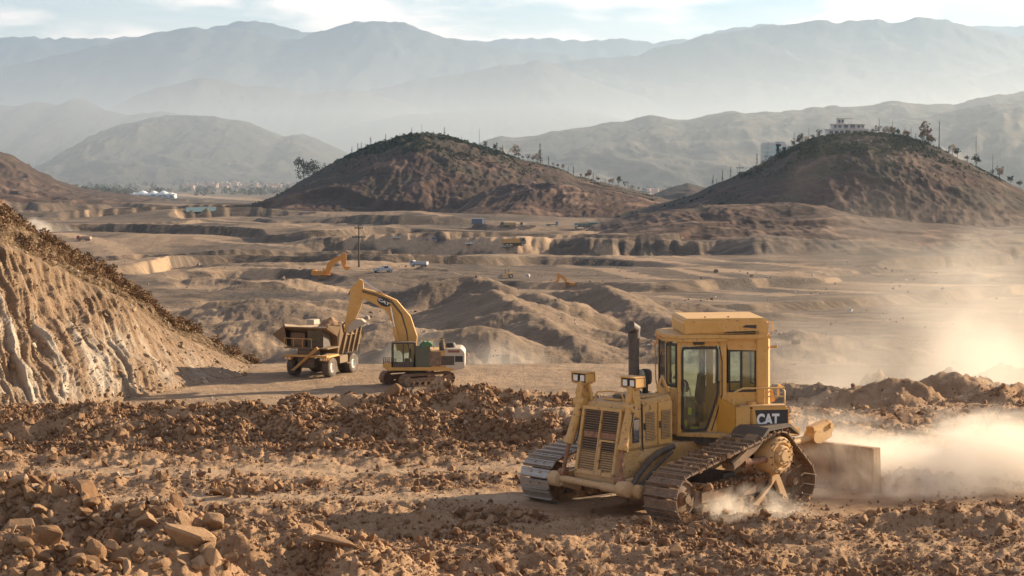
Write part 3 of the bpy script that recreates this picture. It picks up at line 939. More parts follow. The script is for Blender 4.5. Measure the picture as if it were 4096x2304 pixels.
def frame_pane(pts, inset, y_in, name_f, name_g, fm, gm, parent, depth=0.05, axis='y', at=0.0, holes=None):
    """a window: frame ring and pane. pts: polygon in the plane; axis y plane at 'at'"""
    n = len(pts)
    cx = sum(p[0] for p in pts) / n; cz = sum(p[1] for p in pts) / n
    inner = []
    for i, p in enumerate(pts):
        a = Vector(pts[i - 1]); b = Vector(p); c = Vector(pts[(i + 1) % n])
        e1 = (a - b).normalized(); e2 = (c - b).normalized()
        bis = (e1 + e2)
        if bis.length < 1e-4: bis = Vector((-e1.y, e1.x))
        bis.normalize()
        s = max(0.3, abs(e1.x * bis.y - e1.y * bis.x))
        q = b + bis * inset / s
        if (q - Vector((cx, cz))).length > (b - Vector((cx, cz))).length: q = b - bis * inset / s
        inner.append((q.x, q.y))
    def put(p, t): return (p[0], t, p[1]) if axis == 'y' else (t, p[0], p[1])
    m = MB()
    vs = [put(p, at - depth / 2) for p in pts] + [put(p, at + depth / 2) for p in pts] + [put(p, at - depth / 2) for p in inner] + [put(p, at + depth / 2) for p in inner]
    fs = []
    for i in range(n):
        j = (i + 1) % n
        fs += [(i, j, j + n, i + n), (i + 2 * n, i + 3 * n, j + 3 * n, j + 2 * n), (i + n, j + n, j + 3 * n, i + 3 * n), (i, i + 2 * n, j + 2 * n, j)]
    m.add(vs, fs)
    fo = m.build(name_f, fm, parent)
    g = MB(); g.prism(inner, axis, at - .004, at + .004)
    go = g.build(name_g, gm, fo)
    return fo


def rounded(poly, r, k=4):
    out = []
    n = len(poly)
    for i in range(n):
        a = Vector(poly[i - 1]); b = Vector(poly[i]); c = Vector(poly[(i + 1) % n])
        d1 = (a - b); d2 = (c - b)
        rr = min(r, d1.length / 2.2, d2.length / 2.2)
        p = b + d1.normalized() * rr; q = b + d2.normalized() * rr
        for t in range(k + 1):
            t /= k
            w = p.lerp(b, t).lerp(b.lerp(q, t), t)
            out.append((w.x, w.y))
    return out


# ------------------------------------------------------------ the bulldozer (x forward, y its left side, z up)
def make_dozer():
    D = empty('bulldozer', (0, 0, 0))
    tag(D, 'large dusty yellow bulldozer with enclosed cab, wide tracks and grille pushing up dust', 'bulldozer')
    y = M_YEL; yd = M_YDUST
    # --- tracks
    circles = [(1.42, 0.47, 0.41), (-0.87, 0.98, 0.40), (-1.44, 0.45, 0.39)]
    for sy in (1, -1):
        yc = sy * 1.52
        make_track(D, yc, 0.74, circles, 46, M_STEEL if sy < 0 else M_MUD, M_MUD)
        out = sy
        # idlers
        for (cx, cz, r) in (circles[0], circles[2]):
            w = MB()
            w.lathe((cx, yc, cz), (0, 1, 0), [(-.20, .0), (-.20, .10), (-.12, .12), (-.10, r - .16), (-.13, r - .13), (-.13, r - .10), (-.06, r - .10), (-.05, r - .07), (.05, r - .07), (.06, r - .10), (.13, r - .10), (.13, r - .13), (.10, r - .16), (.12, .12), (.20, .10), (.20, 0)], 32)
            io = w.build('idler', M_MUD, D)
            h = MB(); h.cyl((cx, yc + out * .20, cz), (cx, yc + out * .25, cz), .07, n=14)
            for k in range(6):
                t = k * math.pi / 3
                h.cyl((cx + .095 * math.cos(t), yc + out * .16, cz + .095 * math.sin(t)), (cx + .095 * math.cos(t), yc + out * .215, cz + .095 * math.sin(t)), .014, n=6)
            h.build('hub', M_MUD, io)
        # sprocket and final drive
        cx, cz, r = circles[1]
        s = MB()
        teeth = 25
        prof = []
        for k in range(teeth * 2):
            t = math.pi * k / teeth; rr = r - .05 if k % 2 else r - .10
            prof.append((cx + rr * math.cos(t), cz + rr * math.sin(t)))
        s.prism(prof, 'y', yc + out * .02, yc + out * .10)
        so = s.build('sprocket', M_YDUST, D, .004, 1)
        f = MB()
        f.lathe((cx, yc, cz), (0, out, 0), [(.05, .34), (.36, .33), (.385, .31), (.385, .27), (.40, .26), (.40, .235), (.37, .22), (.37, .19), (.44, .175), (.455, .16), (.455, .10), (.47, .09), (.47, 0)], 36)
        fo = f.build('final_drive', M_YDUST, D)
        b = MB()
        for k in range(14):
            t = 2 * math.pi * k / 14
            b.cyl((cx + .295 * math.cos(t), yc + out * .37, cz + .295 * math.sin(t)), (cx + .295 * math.cos(t), yc + out * .41, cz + .295 * math.sin(t)), .018, n=6)
        for k in range(8):
            t = 2 * math.pi * k / 8 + .2
            b.cyl((cx + .13 * math.cos(t), yc + out * .44, cz + .13 * math.sin(t)), (cx + .13 * math.cos(t), yc + out * .475, cz + .13 * math.sin(t)), .014, n=6)
        tag(b.build('bolt_ring', M_MUD, fo), kind='stuff')
        # track frame with rollers
        fr = MB()
        fr.prism([(1.30, .33), (1.12, .56), (.30, .62), (-.3, .66), (-.75, .62), (-1.30, .52), (-1.38, .36), (-.9, .28), (1.1, .26)], 'y', yc - .13, yc + .13)
        fr.bb(.2, 1.0, yc + out * .13, yc + out * .17, .33, .55)
        fr.bb(-.7, -.1, yc + out * .13, yc + out * .16, .33, .58)
        fr.build('track_frame', M_MUD, D, .02)
        for k in range(7):
            rx = 0.92 - k * 0.31
            ro = MB(); ro.lathe((rx, yc, .20), (0, 1, 0), [(-.19, 0), (-.19, .09), (-.13, .12), (-.07, .12), (-.06, .10), (.06, .10), (.07, .12), (.13, .12), (.19, .09), (.19, 0)], 16)
            ro.build('track_roller', M_MUD, D)
        # splayed guard that carries the drive
        g = MB()
        g.prism([(cx + .17, cz - .20), (cx + .08, cz - .30), (cx + .10, cz - .50), (cx + .62, .17), (cx + .45, .12), (cx - .02, .52), (cx - .22, .12), (cx - .40, .14), (cx - .14, cz - .38), (cx - .16, cz - .22)], 'y', yc + out * .16, yc + out * .24)
        g.build('drive_guard', M_YDUST, D, .012, label='pale splayed steel guard below the drive sprocket')
        # bar that carries the frame: equaliser and step
        a = MB(); a.cyl((-.15, yc + out * .24, .93), (-.60, yc + out * .30, .94), .055, n=12); a.cyl((-.02, yc + out * .22, .93), (-.16, yc + out * .24, .93), .085, n=12)
        a.build('pivot_shaft', M_RUST, D)
        p = MB(); p.prism([(-.30, 1.28), (-.55, 1.50), (-1.15, 1.52), (-1.36, 1.36), (-1.40, 1.30), (-1.14, 1.46), (-.58, 1.44), (-.36, 1.24)], 'y', yc - .36, yc + .36); p.build('track_fender', M_DARK, D)
        # skirts of caked mud over the upper run
        p = MB(); p.prism([(.35, .98), (.05, 1.13), (-.32, 1.36), (-.50, 1.40), (-.55, 1.28), (-.28, 1.10), (.1, .92), (.3, .84)], 'y', yc + out * .02, yc + out * .30)
        p.build('track_guide', M_MUD, D, .02)
    # --- main frame and belly
    m = MB()
    m.prism([(1.70, .62), (1.78, .95), (1.2, 1.16), (-1.75, 1.2), (-2.05, 1.05), (-2.0, .62), (-1.2, .45), (1.0, .42)], 'y', -.56, .56)
    m.build('main_frame', M_YDUST, D, .03)
    m = MB()
    m.cyl((-.87, -1.2, .98), (-.87, 1.2, .98), .27, n=24)
    m.bb(-.2, .12, -1.42, 1.42, .50, .72)
    m.build('axle_housing', M_DARK, D)
    # --- engine hood
    m = MB()
    hp = [(1.60, 1.86), (1.555, 1.95), (1.45, 1.985), (.42, 2.055), (.42, 1.17), (1.745, 1.17)]
    m.prism(hp, 'y', -.50, .50)
    hood = m.build('engine_hood', M_YDUST, D, .035, 3)
    # raised top plates, filler, cap and bonnet ridge
    m = MB(); m.bb(.48, 1.02, -.34, .34, 2.03, 2.065); m.bb(1.1, 1.42, -.22, .18, 1.995, 2.03)
    m.build('hood_plate', M_YDUST, hood, .01)
    m = MB(); m.bb(1.18, 1.36, -.06, .16, 2.03, 2.09); m.build('filler_cover', M_DARK, hood, .015)
    m = MB(); m.tube([(1.47, -.36, 1.98), (1.47, -.36, 2.08), (1.46, -.30, 2.13), (1.44, 0, 2.16), (1.43, .22, 2.15), (1.42, .30, 2.0)], .014)
    m.build('hood_handrail', M_YEL, hood)
    # lower nose and side plates
    m = MB()
    m.prism([(1.765, 1.165), (1.86, .70), (1.84, .60), (1.55, .58), (.95, .80), (.42, 1.02), (.42, 1.165)], 'y', -.52, .52)
    m.build('nose_guard', M_YDUST, D, .025)
    # --- grille: backing, frame, slats
    tilt = math.atan2(.215, 1.08)
    gx = lambda z: 1.605 + (1.86 - z) * math.tan(tilt) * 1.0
    rm = rotY(-tilt)
    m = MB(); m.box((gx(1.31) + .008, 0, 1.31), (.02, .84, 1.10), rm)
    gr = m.build('grille', M_BLACK, D)
    m = MB()
    for (yy, w) in ((-.445, .07), (.445, .07), (0.0, .045)):
        m.box((gx(1.31) + .03, yy, 1.31), (.07, w, 1.16), rm)
    m.box((gx(1.875) + .035, 0, 1.865), (.07, .96, .06), rm)
    m.box((gx(.765) + .03, 0, .765), (.07, .96, .07), rm)
    m.build('grille_frame', M_YDUST, gr, .008)
    m = MB(); m.box((gx(1.42) + .032, .02, 1.42), (.05, .80, .10), rm)
    m.build('grille_bar', M_RUST, gr, .006, label='rust-brown crossbar over the grille')
    m = MB(); m.box((gx(1.05) + .05, .05, 1.05), (.03, .06, .56), rm); m.box((gx(.80) + .06, .13, .80), (.04, .10, .10), rm); m.box((gx(1.30) + .05, .22, 1.335), (.03, .38, .035), rm)
    m.build('grille_bracket', M_YDUST, gr, .008)
    sl = MB(); sl.box((0, 0, 0), (.04, .375, .011), rotY(-.5))
    sme = sl.mesh('grille_slat'); sme.materials.append(paint('grille_slat_paint', (.20, .115, .05), dust=(.33, .21, .12), amount=.25, rough=.6))
    rng = random.Random(4)
    for i in range(25):
        z = .835 + i * .0405
        if 1.365 < z < 1.475: continue
        for yy in (-.217, .217):
            if rng.random() < .04: continue
            o = bpy.data.objects.new('grille_slat', sme); COL.objects.link(o); o.parent = gr
            o.location = (gx(z) + .035, yy, z); o.rotation_euler = (rng.uniform(-.012, .012), rng.uniform(-.12, .12), 0)
    # --- side doors of the engine room
    for sy in (1, -1):
        m = MB()
        m.prism([(1.50, 1.93), (1.24, 1.95), (1.24, 1.22), (1.66, 1.20)], 'y', sy * .497, sy * .518)
        d1 = m.build('engine_door', M_YDUST, D, .006)
        m = MB(); m.bb(1.285, 1.46, sy * .516, sy * .530, 1.30, 1.72); wf = m.build('window_frame', M_DARK, d1, .008)
        m = MB(); m.bb(1.305, 1.44, sy * .529, sy * .536, 1.325, 1.70); m.build('pane', plain('side_mirror_glass', (.5, .56, .62), .08, .9) if sy > 0 else M_DARK, wf)
        for (xa, xb) in ((1.195, .84), (.80, .44)):
            m = MB(); m.bb(xb, xa, sy * .497, sy * .52, 1.21, 1.95)
            d = m.build('engine_door', M_YDUST if xa > 1 else M_YEL, D, .006)
            m = MB(); m.bb(xb + .06, xa - .07, sy * .515, sy * .523, 1.30, 1.80); lv = m.build('louvre_backing', M_BLACK, d)
            m = MB()
            for k in range(18):
                z = 1.315 + k * .0275
                m.box(((xa + xb) / 2 - .005, sy * .530, z), (xa - xb - .13, .024, .009), rotX(-sy * .5))
            tag(m.build('louvre', M_YDUST, d), kind='stuff')
            m = MB(); m.bb(xa - .045, xa - .02, sy * .52, sy * .545, 1.5, 1.62); m.build('latch', M_DARK, d)
        m = MB(); m.tube([(1.22, sy * .52, 1.96), (1.215, sy * .526, 1.5), (1.2, sy * .526, 1.1), (1.05, sy * .53, .98)], .012)
        m.build('hose', M_BLACK, D)
    # --- exhaust stack
    ex = (.78, -.08)
    m = MB(); m.lathe((ex[0], ex[1], 2.0), (0, 0, 1), [(0, .13), (.1, .13), (.12, .1), (.2, .095), (1.02, .095), (1.03, .105), (1.10, .105)], 20)
    e = m.build('exhaust_stack', M_DARK, D)
    m = MB(); m.tube([(ex[0], ex[1], 3.02), (ex[0], ex[1], 3.12), (ex[0] - .03, ex[1] + .0, 3.19), (ex[0] + .10, ex[1], 3.25)], [.105, .107, .108, .105], 16)
    m.build('exhaust_tip', M_DARK, e)
    # round pre-cleaner and mirror on the hood
    m = MB(); m.bb(.60, .68, .02, .10, 2.04, 2.30); m.prism(rounded([(-.02, 2.22), (.22, 2.22), (.22, 2.50), (-.02, 2.50)], .10), 'x', .63, .72)
    m.build('mirror_housing', M_BLACK, D, .008)
    m = MB(); m.prism(rounded([(-.15, 2.24), (.14, 2.24), (.14, 2.49), (-.15, 2.49)], .12), 'x', .72, .74); m.build('mirror_glass', plain('dull_mirror', (.42, .40, .32), .25, .3), D)
    m = MB(); m.tube([(.5, .28, 2.03), (.54, .28, 2.2), (.48, .30, 2.36), (.36, .34, 2.1)], .035); m.build('intake_pipe', M_YEL, D)
    # --- lift cylinders, yokes and lamps at the nose
    for sy in (1, -1):
        yy = sy * .60
        m = MB()
        m.cyl((1.58, yy, 1.93), (1.82, yy * 1.08, 1.28), .088, .084, 16)
        m.cyl((1.815, yy * 1.08, 1.30), (1.845, yy * 1.09, 1.22), .105, .09, 16)
        cyl = m.build('lift_cylinder', M_YDUST, D)
        m = MB(); m.cyl((1.83, yy * 1.08, 1.25), (1.95, yy * 1.14, .74), .036, n=12); m.cyl((1.95, yy * 1.14 - .07, .72), (1.95, yy * 1.14 + .07, .72), .075, n=14)
        m.build('cylinder_rod', M_RUST, cyl)
        m = MB(); m.tube([(1.60, yy + .08, 1.95), (1.66, yy + .10, 1.7), (1.80, yy + .11, 1.32), (1.84, yy + .08, 1.22)], .014); m.build('hose', M_BLACK, cyl)
        # yoke
        m = MB()
        m.prism([(1.62, 1.80), (1.46, 1.74), (1.40, 2.05), (1.44, 2.32), (1.60, 2.32), (1.64, 2.05)], 'y', yy - .075, yy + .075)
        m.cyl((1.585, yy - .12, 1.93), (1.585, yy + .12, 1.93), .095, n=8)
        yk = m.build('cylinder_yoke', M_YDUST, D, .012)
        m = MB(); m.tube([(1.5, yy - sy * .10, 2.30), (1.5, yy - sy * .18, 2.1), (1.48, yy - sy * .16, 1.98)], .022); m.tube([(1.58, yy + sy * .05, 2.28), (1.60, yy + sy * .1, 2.1), (1.55, yy + sy * .1, 1.9)], .02)
        m.build('lamp_strut', M_YEL, yk)
        m = MB()
        m.bb(1.38, 1.66, yy - .19, yy + .17, 2.445, 2.47); m.bb(1.38, 1.42, yy - .19, yy + .17, 2.28, 2.445); m.bb(1.42, 1.64, yy - .19, yy - .17, 2.28, 2.445); m.bb(1.42, 1.64, yy + .15, yy + .17, 2.28, 2.445)
        m.bb(1.42, 1.62, yy - .17, yy + .15, 2.26, 2.28)
        lb = m.build('lamp_bracket', M_YEL, D, .01)
        for q in (-.09, .075):
            m = MB(); m.bb(1.48, 1.62, yy + q - .065, yy + q + .065, 2.295, 2.43); lp = m.build('headlight', M_BLACK, lb, .012)
            m = MB(); m.bb(1.618, 1.630, yy + q - .05, yy + q + .05, 2.31, 2.415); m.build('lens', M_LENS, lp)
    # cross tube between the trunnions
    m = MB(); m.cyl((1.98, -.78, .62), (1.98, .66, .58), .062, n=14); m.cyl((1.98, .30, .59), (1.98, .66, .58), .078, n=14)
    m.build('cross_tube', M_YDUST, D)
    for sy in (1, -1):
        m = MB()
        m.lathe((1.98, sy * .82 - .12, .60), (0, 1, 0), [(0, .0), (0, .10), (.02, .135), (.22, .135), (.24, .10), (.24, 0)], 20)
        m.lathe((1.80, sy * .98 - .08, .55), (0, 1, 0), [(0, .0), (0, .08), (.02, .12), (.14, .12), (.16, .08), (.16, 0)], 20)
        m.prism([(2.02, .50), (1.6, .36), (1.45, .5), (1.62, .74), (1.95, .72)], 'y', sy * .70 - .05, sy * .70 + .05)
        m.build('trunnion', M_YDUST, D)
    # diagonal hose-and-arm along the near side of the nose
    m = MB(); m.tube([(1.86, .86, .58), (1.55, .72, .76), (1.15, .66, 1.0), (.85, .62, 1.10), (.5, .60, 1.16)], .05, 10); m.tube([(1.88, .90, .50), (1.5, .80, .66), (1.0, .72, .92), (.6, .66, 1.08)], .03, 8)
    m.build('hydraulic_line', M_DARK, D)
    # --- platform under the cab; cab and tanks are turned towards the rear quarter
    before = set(D.children)
    m = MB()
    m.prism([(.50, -.72), (.62, .10), (.50, .80), (-.42, 1.10), (-2.05, 1.0), (-2.05, -.72)], 'z', 1.27, 1.34)
    m.build('cab_floor', M_YDUST, D, .01)
    m = MB(); m.prism([(.40, -.6), (.40, .70), (-.42, .98), (-1.95, .88), (-1.95, -.6)], 'z', 1.12, 1.27); m.build('platform_skirt', M_DARK, D)
    # --- cab: polygonal plan, posts, sills, roof
    Z0, Z1 = 1.30, 3.02
    cabm = M_YEL
    m = MB()
    # rear bulkhead and lower body
    cab = D
    def post(poly, z0, z1, mat=cabm, name='cab_post', bev=.012):
        q = MB(); q.prism(poly, 'z', z0, z1); return q.build(name, mat, cab, bev)
    for sy in (1, -1):
        s = sy
        post([(.50, .80 * s), (.41, .80 * s), (.41, .73 * s), (.50, .71 * s)], Z0, Z1)              # front door post
        post([(.74, .50 * s), (.68, .56 * s), (.63, .50 * s), (.69, .44 * s)], 2.02, Z1)            # windscreen post
        post([(-.50, .80 * s), (-.66, .80 * s), (-.66, .73 * s), (-.50, .73 * s)], Z0, Z1)          # centre post
        post([(-1.36, .82 * s), (-1.62, .84 * s), (-1.70, .74 * s), (-1.70, .56 * s), (-1.36, .62 * s)], 1.80, 3.06, M_YEL, 'cab_post', .02)   # heavy rear post
        # front quarter: sill panel and narrow window between the posts
        q = MB(); q.add([(.50, .80 * s, 1.30), (.74, .50 * s, 1.30), (.74, .50 * s, 2.12), (.50, .80 * s, 2.12), (.46, .77 * s, 1.30), (.70, .47 * s, 1.30), (.70, .47 * s, 2.12), (.46, .77 * s, 2.12)],
                        [(0, 1, 2, 3), (7, 6, 5, 4), (0, 4, 5, 1), (3, 2, 6, 7), (0, 3, 7, 4), (1, 5, 6, 2)])
        q.build('quarter_panel', M_YDUST, cab)
        # quarter window in a plane between the posts
        A = Vector((.50, .80 * s)); B = Vector((.72, .50 * s)); d = (B - A)
        L = d.length
        fr = MB(); 
        def pt(u, z, off): 
            n = Vector((-d.y, d.x)).normalized() * (1 if s > 0 else -1)
            p = A + d * u - n * off * (1 if True else 0)
            return (p.x, p.y, z)
        outer = rounded([(.05, 2.14), (.98, 2.14), (.98, 2.92), (.05, 2.92)], .06)
        inner = rounded([(.17, 2.19), (.86, 2.19), (.86, 2.87), (.17, 2.87)], .06)
        n = len(outer)
        vs = [pt(u, z, -.012) for u, z in outer] + [pt(u, z, -.012) for u, z in inner] + [pt(u, z, .02) for u, z in outer] + [pt(u, z, .02) for u, z in inner]
        fs = []
        for i in range(n):
            j = (i + 1) % n
            fs += [(i, j, j + n, i + n), (i + 2 * n, i + 3 * n, j + 3 * n, j + 2 * n), (i, i + 2 * n, j + 2 * n, j), (i + n, j + n, j + 3 * n, i + 3 * n)]
        fr.add(vs, fs); fo = fr.build('quarter_window', M_BLACK, cab)
        g = MB(); g.add([pt(u, z, 0) for u, z in inner] + [pt(u, z, .008) for u, z in inner], [tuple(range(n)), tuple(range(2 * n - 1, n - 1, -1))]); g.build('pane', M_GLASS, fo)
        # door
        dp = rounded([(.40, 2.86), (-.47, 2.86), (-.47, 1.98), (-.20, 1.36), (.33, 1.34), (.40, 1.44)], .09)
        do = frame_pane(dp, .045, 0, 'door', 'pane', M_BLACK, M_GLASS, cab, .05, 'y', .79 * s)
        q = MB(); q.tube([(.34, .84 * s, 1.75), (.335, .86 * s, 1.8), (.33, .86 * s, 2.2), (.34, .84 * s, 2.25)], .012); q.build('door_handle', M_STEEL, do)
        # yellow skin round the door
        q = MB()
        q.prism([(-.50, 1.31), (-.50, 2.0), (-.47, 1.98), (-.18, 1.33), (-.16, 1.31)], 'y', .745 * s, .782 * s); q.build('door_surround', cabm, cab); q = MB()
        q.prism([(.41, 2.87), (.41, 3.0), (-.66, 3.0), (-.66, 2.87)], 'y', .745 * s, .785 * s)
        q.build('door_header', cabm, cab)
        q = MB(); q.bb(-.14, .12, .785 * s, .83 * s, 2.90, 2.97); q.build('door_lamp', M_BLACK, cab, .008)
        # hinge strip and inner pillar trim
        q = MB(); q.tube([(-.49, .80 * s, 2.86), (-.55, .815 * s, 2.6), (-.55, .815 * s, 2.0), (-.40, .81 * s, 1.6), (-.30, .81 * s, 1.36)], .012); q.build('door_seal', M_BLACK, cab)
        # rear side window
        q = MB(); q.prism([(-.66, 2.93), (-.66, 3.02), (-1.37, 3.02), (-1.37, 2.78), (-.70, 2.80)], 'y', .735 * s, .775 * s); q.build('cab_header', cabm, cab)
        wo = frame_pane([(-.72, 2.04), (-1.36, 2.04), (-1.36, 2.80), (-.72, 2.80)], .035, 0, 'side_window', 'pane', M_BLACK, M_GLASS, cab, .04, 'y', .75 * s)
        q = MB(); q.bb(-1.04, -.99, .735 * s, .765 * s, 2.07, 2.78); q.build('window_bar', M_BLACK, wo)
        q = MB(); q.prism([(-.66, 1.30), (-.66, 2.04), (-1.37, 2.04), (-1.37, 1.30)], 'y', .735 * s, .77 * s); q.build('cab_side_panel', cabm, cab)
    # back wall with window, front windscreen
    frame_pane([(-.60, 2.06), (.60, 2.06), (.60, 2.84), (-.60, 2.84)], .04, 0, 'rear_window', 'pane', M_BLACK, M_GLASS, cab, .04, 'x', -1.55)
    q = MB(); q.bb(-1.57, -1.53, -.72, .72, 1.3, 2.06); q.bb(-1.57, -1.53, -.72, .72, 2.84, 3.0); q.build('rear_bulkhead', cabm, cab)
    frame_pane([(-.46, 2.08), (.46, 2.08), (.46, 2.92), (-.46, 2.92)], .04, 0, 'windscreen', 'pane', M_BLACK, M_GLASS, cab, .04, 'x', .71)
    q = MB(); q.bb(.68, .74, -.49, .49, 1.3, 2.08); q.build('cab_front_panel', M_YDUST, cab)
    # roof with drip edge
    q = MB(); q.prism([(.80, -.52), (.80, .52), (.54, .86), (-1.40, .88), (-1.72, .80), (-1.72, -.80), (-1.40, -.88), (.54, -.86)], 'z', 2.99, 3.07)
    rf = q.build('cab_roof', M_YEL, cab, .025)
    q = MB(); q.prism([(.82, -.54), (.82, .54), (.55, .88), (-.66, .90), (-.66, -.90), (.55, -.88)], 'z', 2.955, 3.0); q.build('roof_trim', cabm, cab, .015)
    # air conditioner
    q = MB()
    q.prism([(.34, 3.06), (.36, 3.30), (.30, 3.36), (-1.55, 3.36), (-1.66, 3.30), (-1.64, 3.02), (-1.40, 3.02), (-1.38, 3.09)], 'y', -.78, .80)
    ac = q.build('air_conditioner', M_YEL, cab, .035, 3)
    q = MB(); q.prism([(-.62, 3.10), (-1.34, 3.10), (-1.34, 3.135), (-.62, 3.12)], 'y', .80, .812); q.build('intake_slot', M_BLACK, ac)
    q = MB(); q.prism([(-1.02, 3.20), (-1.36, 3.175), (-1.36, 3.24), (-1.10, 3.235)], 'y', .80, .812); q.build('vent', M_BLACK, ac)
    q = MB()
    for xx in (-.2, -.75): q.box((xx, .55, 3.365), (.03, .03, .03))
    q.build('bolt', M_DARK, ac)
    q = MB(); q.tube([(-1.68, .6, 3.28), (-1.78, .62, 3.26), (-1.79, .62, 3.12), (-1.74, .62, 3.1)], .012); q.tube([(-1.68, .8, 2.84), (-1.84, .86, 2.86)], .025); q.build('grab_rail', M_YEL, cab)
    # front left grab frame and wiper
    q = MB(); q.tube([(.80, .35, 3.02), (.88, .20, 3.02), (.88, .20, 2.86)], .014); q.tube([(.88, .20, 2.87), (.86, -.22, 2.87)], .014); q.tube([(.87, -.16, 2.87), (.85, -.16, 2.60), (.84, -.2, 2.2), (.80, -.2, 2.05)], .014); q.build('mirror_frame', paint('orange_rail', (.62, .24, .04), amount=.1), cab)
    q = MB(); q.tube([(.76, .10, 2.16), (.80, .12, 2.3), (.80, .16, 2.6), (.76, .22, 2.72)], .011); q.build('wiper', M_BLACK, cab)
    # operator place
    q = MB(); q.prism([(-.10, -.25), (.34, -.25), (.34, .25), (-.10, .25)], 'z', 1.62, 1.78); q.bb(-.14, .30, -.2, .2, 1.32, 1.62)
    st = q.build('seat', M_SEAT, cab, .03)
    q = MB(); q.prism([(-.08, 1.76), (-.18, 2.34), (-.30, 2.34), (-.26, 1.74)], 'y', -.25, .25); q.build('backrest', M_SEAT, st, .05)
    q = MB(); q.prism([(-.20, 2.34), (-.22, 2.56), (-.31, 2.56), (-.29, 2.34)], 'y', -.13, .13); q.build('headrest', M_SEAT, st, .03)
    q = MB(); q.bb(.0, .40, .28, .44, 1.4, 1.92); q.bb(.34, .62, -.42, .42, 1.32, 2.10); q.prism(rounded([(.1, 2.0), (.34, 2.0), (.36, 2.2), (.16, 2.22)], .08), 'y', .1, .3)
    q.build('console', M_INNER, cab, .03)
    q = MB(); q.cyl((.22, .36, 1.9), (.28, .38, 2.12), .014, n=8); q.cyl((.1, .34, 1.9), (.12, .34, 2.08), .014, n=8); q.build('lever', M_STEEL, cab)
    q = MB()
    q.bb(.12, .20, .5, .56, 1.62, 1.74); q.bb(-.05, .15, .50, .60, 1.36, 1.40); q.bb(.22, .28, .5, .56, 1.40, 1.52); q.build('pedal', M_LIMEY, cab, .01)
    q = MB(); q.cyl((.30, .0, 2.08), (.36, .0, 2.3), .02, n=8); q.lathe((.33, 0, 2.28), (.5, 0, 1), [(-.012, .14), (0, .155), (.012, .14)], 20); q.build('steering_wheel', M_INNER, cab)
    q = MB(); q.bb(-.40, -.30, -.72, -.60, 1.32, 2.98); q.build('inner_pillar', paint('brown_lining', (.22, .13, .05), amount=.1), cab)
    # --- fenders and fuel tank
    for s in (1,):
        q = MB()
        q.add([(-.42, .78 * s, 1.30), (-.42, .78 * s, 1.98), (-.80, 1.06 * s, 1.80), (-.80, 1.06 * s, 1.30), (-.80, .76 * s, 1.84), (-.42, .74 * s, 1.30), (-.80, .74 * s, 1.30)],
              [(0, 3, 2, 1), (1, 2, 4), (0, 1, 5), (3, 6, 4, 2), (0, 5, 6, 3), (1, 4, 6, 5)])
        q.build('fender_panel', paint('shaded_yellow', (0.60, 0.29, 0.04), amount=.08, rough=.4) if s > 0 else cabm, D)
        q = MB(); q.bb(-1.17, -.80, .76 * s, 1.06 * s, 1.32, 1.80); q.build('battery_box', M_YEL, D, .02)
        q = MB(); q.bb(-2.06, -1.18, .70 * s, 1.085 * s, 1.28, 1.80); ft = q.build('fuel_tank', M_YEL, D, .03)
        q = MB(); q.bb(-2.0, -.9, .80 * s, 1.04 * s, 1.80, 1.83); q.build('tread_plate', M_YDUST, D, .006)
        if s > 0:
            q = MB(); q.prism([(-1.26, 1.755), (-2.03, 1.755), (-2.03, 1.43), (-1.97, 1.395), (-1.42, 1.395), (-1.33, 1.46)], 'y', 1.085, 1.092); dc = q.build('decal', M_DECAL, ft)
            me = text_mesh('CAT', .27, .003, .012)
            t = link_mesh('lettering', me, M_LETTER, dc); t.matrix_local = Matrix.Translation((-1.56, 1.097, 1.575)) @ Matrix.Rotation(math.pi, 4, 'Z') @ Matrix.Rotation(R(90), 4, 'X') @ Matrix.Diagonal((.98, 1, 1, 1))
            q = MB(); q.prism([(-1.62, 1.42), (-1.99, 1.43), (-1.96, 1.392), (-1.6, 1.392)], 'y', 1.092, 1.096); q.build('red_stripe', M_RED, dc)
        

    # fittings on the tank deck and the handrail
    q = MB(); q.cyl((-1.25, .85, 1.83), (-1.25, .85, 1.88), .10, n=16); q.build('filler_cap', M_YEL, D, .01)
    q = MB()
    q.tube([(-.78, .98, 1.84), (-.80, .98, 2.06), (-1.0, .98, 2.13), (-1.9, .98, 2.13), (-1.98, .98, 2.08), (-1.98, .98, 1.84)], .018)
    q.tube([(-1.98, .98, 2.13), (-1.98, .4, 2.13), (-1.98, .4, 1.9)], .018); q.tube([(-1.5, .98, 2.13), (-1.5, .98, 1.84)], .014); q.tube([(-1.55, .98, 1.98), (-1.98, .98, 1.98)], .014)
    q.build('handrail', paint('pale_rail', (.68, .42, .14), amount=.2), D)
    q = MB(); q.prism([(-1.72, 1.84), (-1.86, 1.84), (-1.80, 2.06), (-1.72, 2.06)], 'y', .3, .62); q.build('hydraulic_block', M_YEL, D, .02)
    piv = Vector((-.45, .80, 0))
    T = Matrix.Translation(piv) @ Matrix.Rotation(R(-40), 4, 'Z') @ Matrix.Diagonal((.76, 1, 1, 1)) @ Matrix.Translation(-piv)
    for o in set(D.children) - before:
        o.matrix_local = T @ o.matrix_local
    # --- rear: body, lift arms, ripper bracket and pushing blade
    q = MB(); q.prism([(-1.6, 1.3), (-1.6, 1.8), (-2.1, 1.72), (-2.14, 1.3)], 'y', -.7, .7); q.build('rear_case', M_YEL, D, .03)
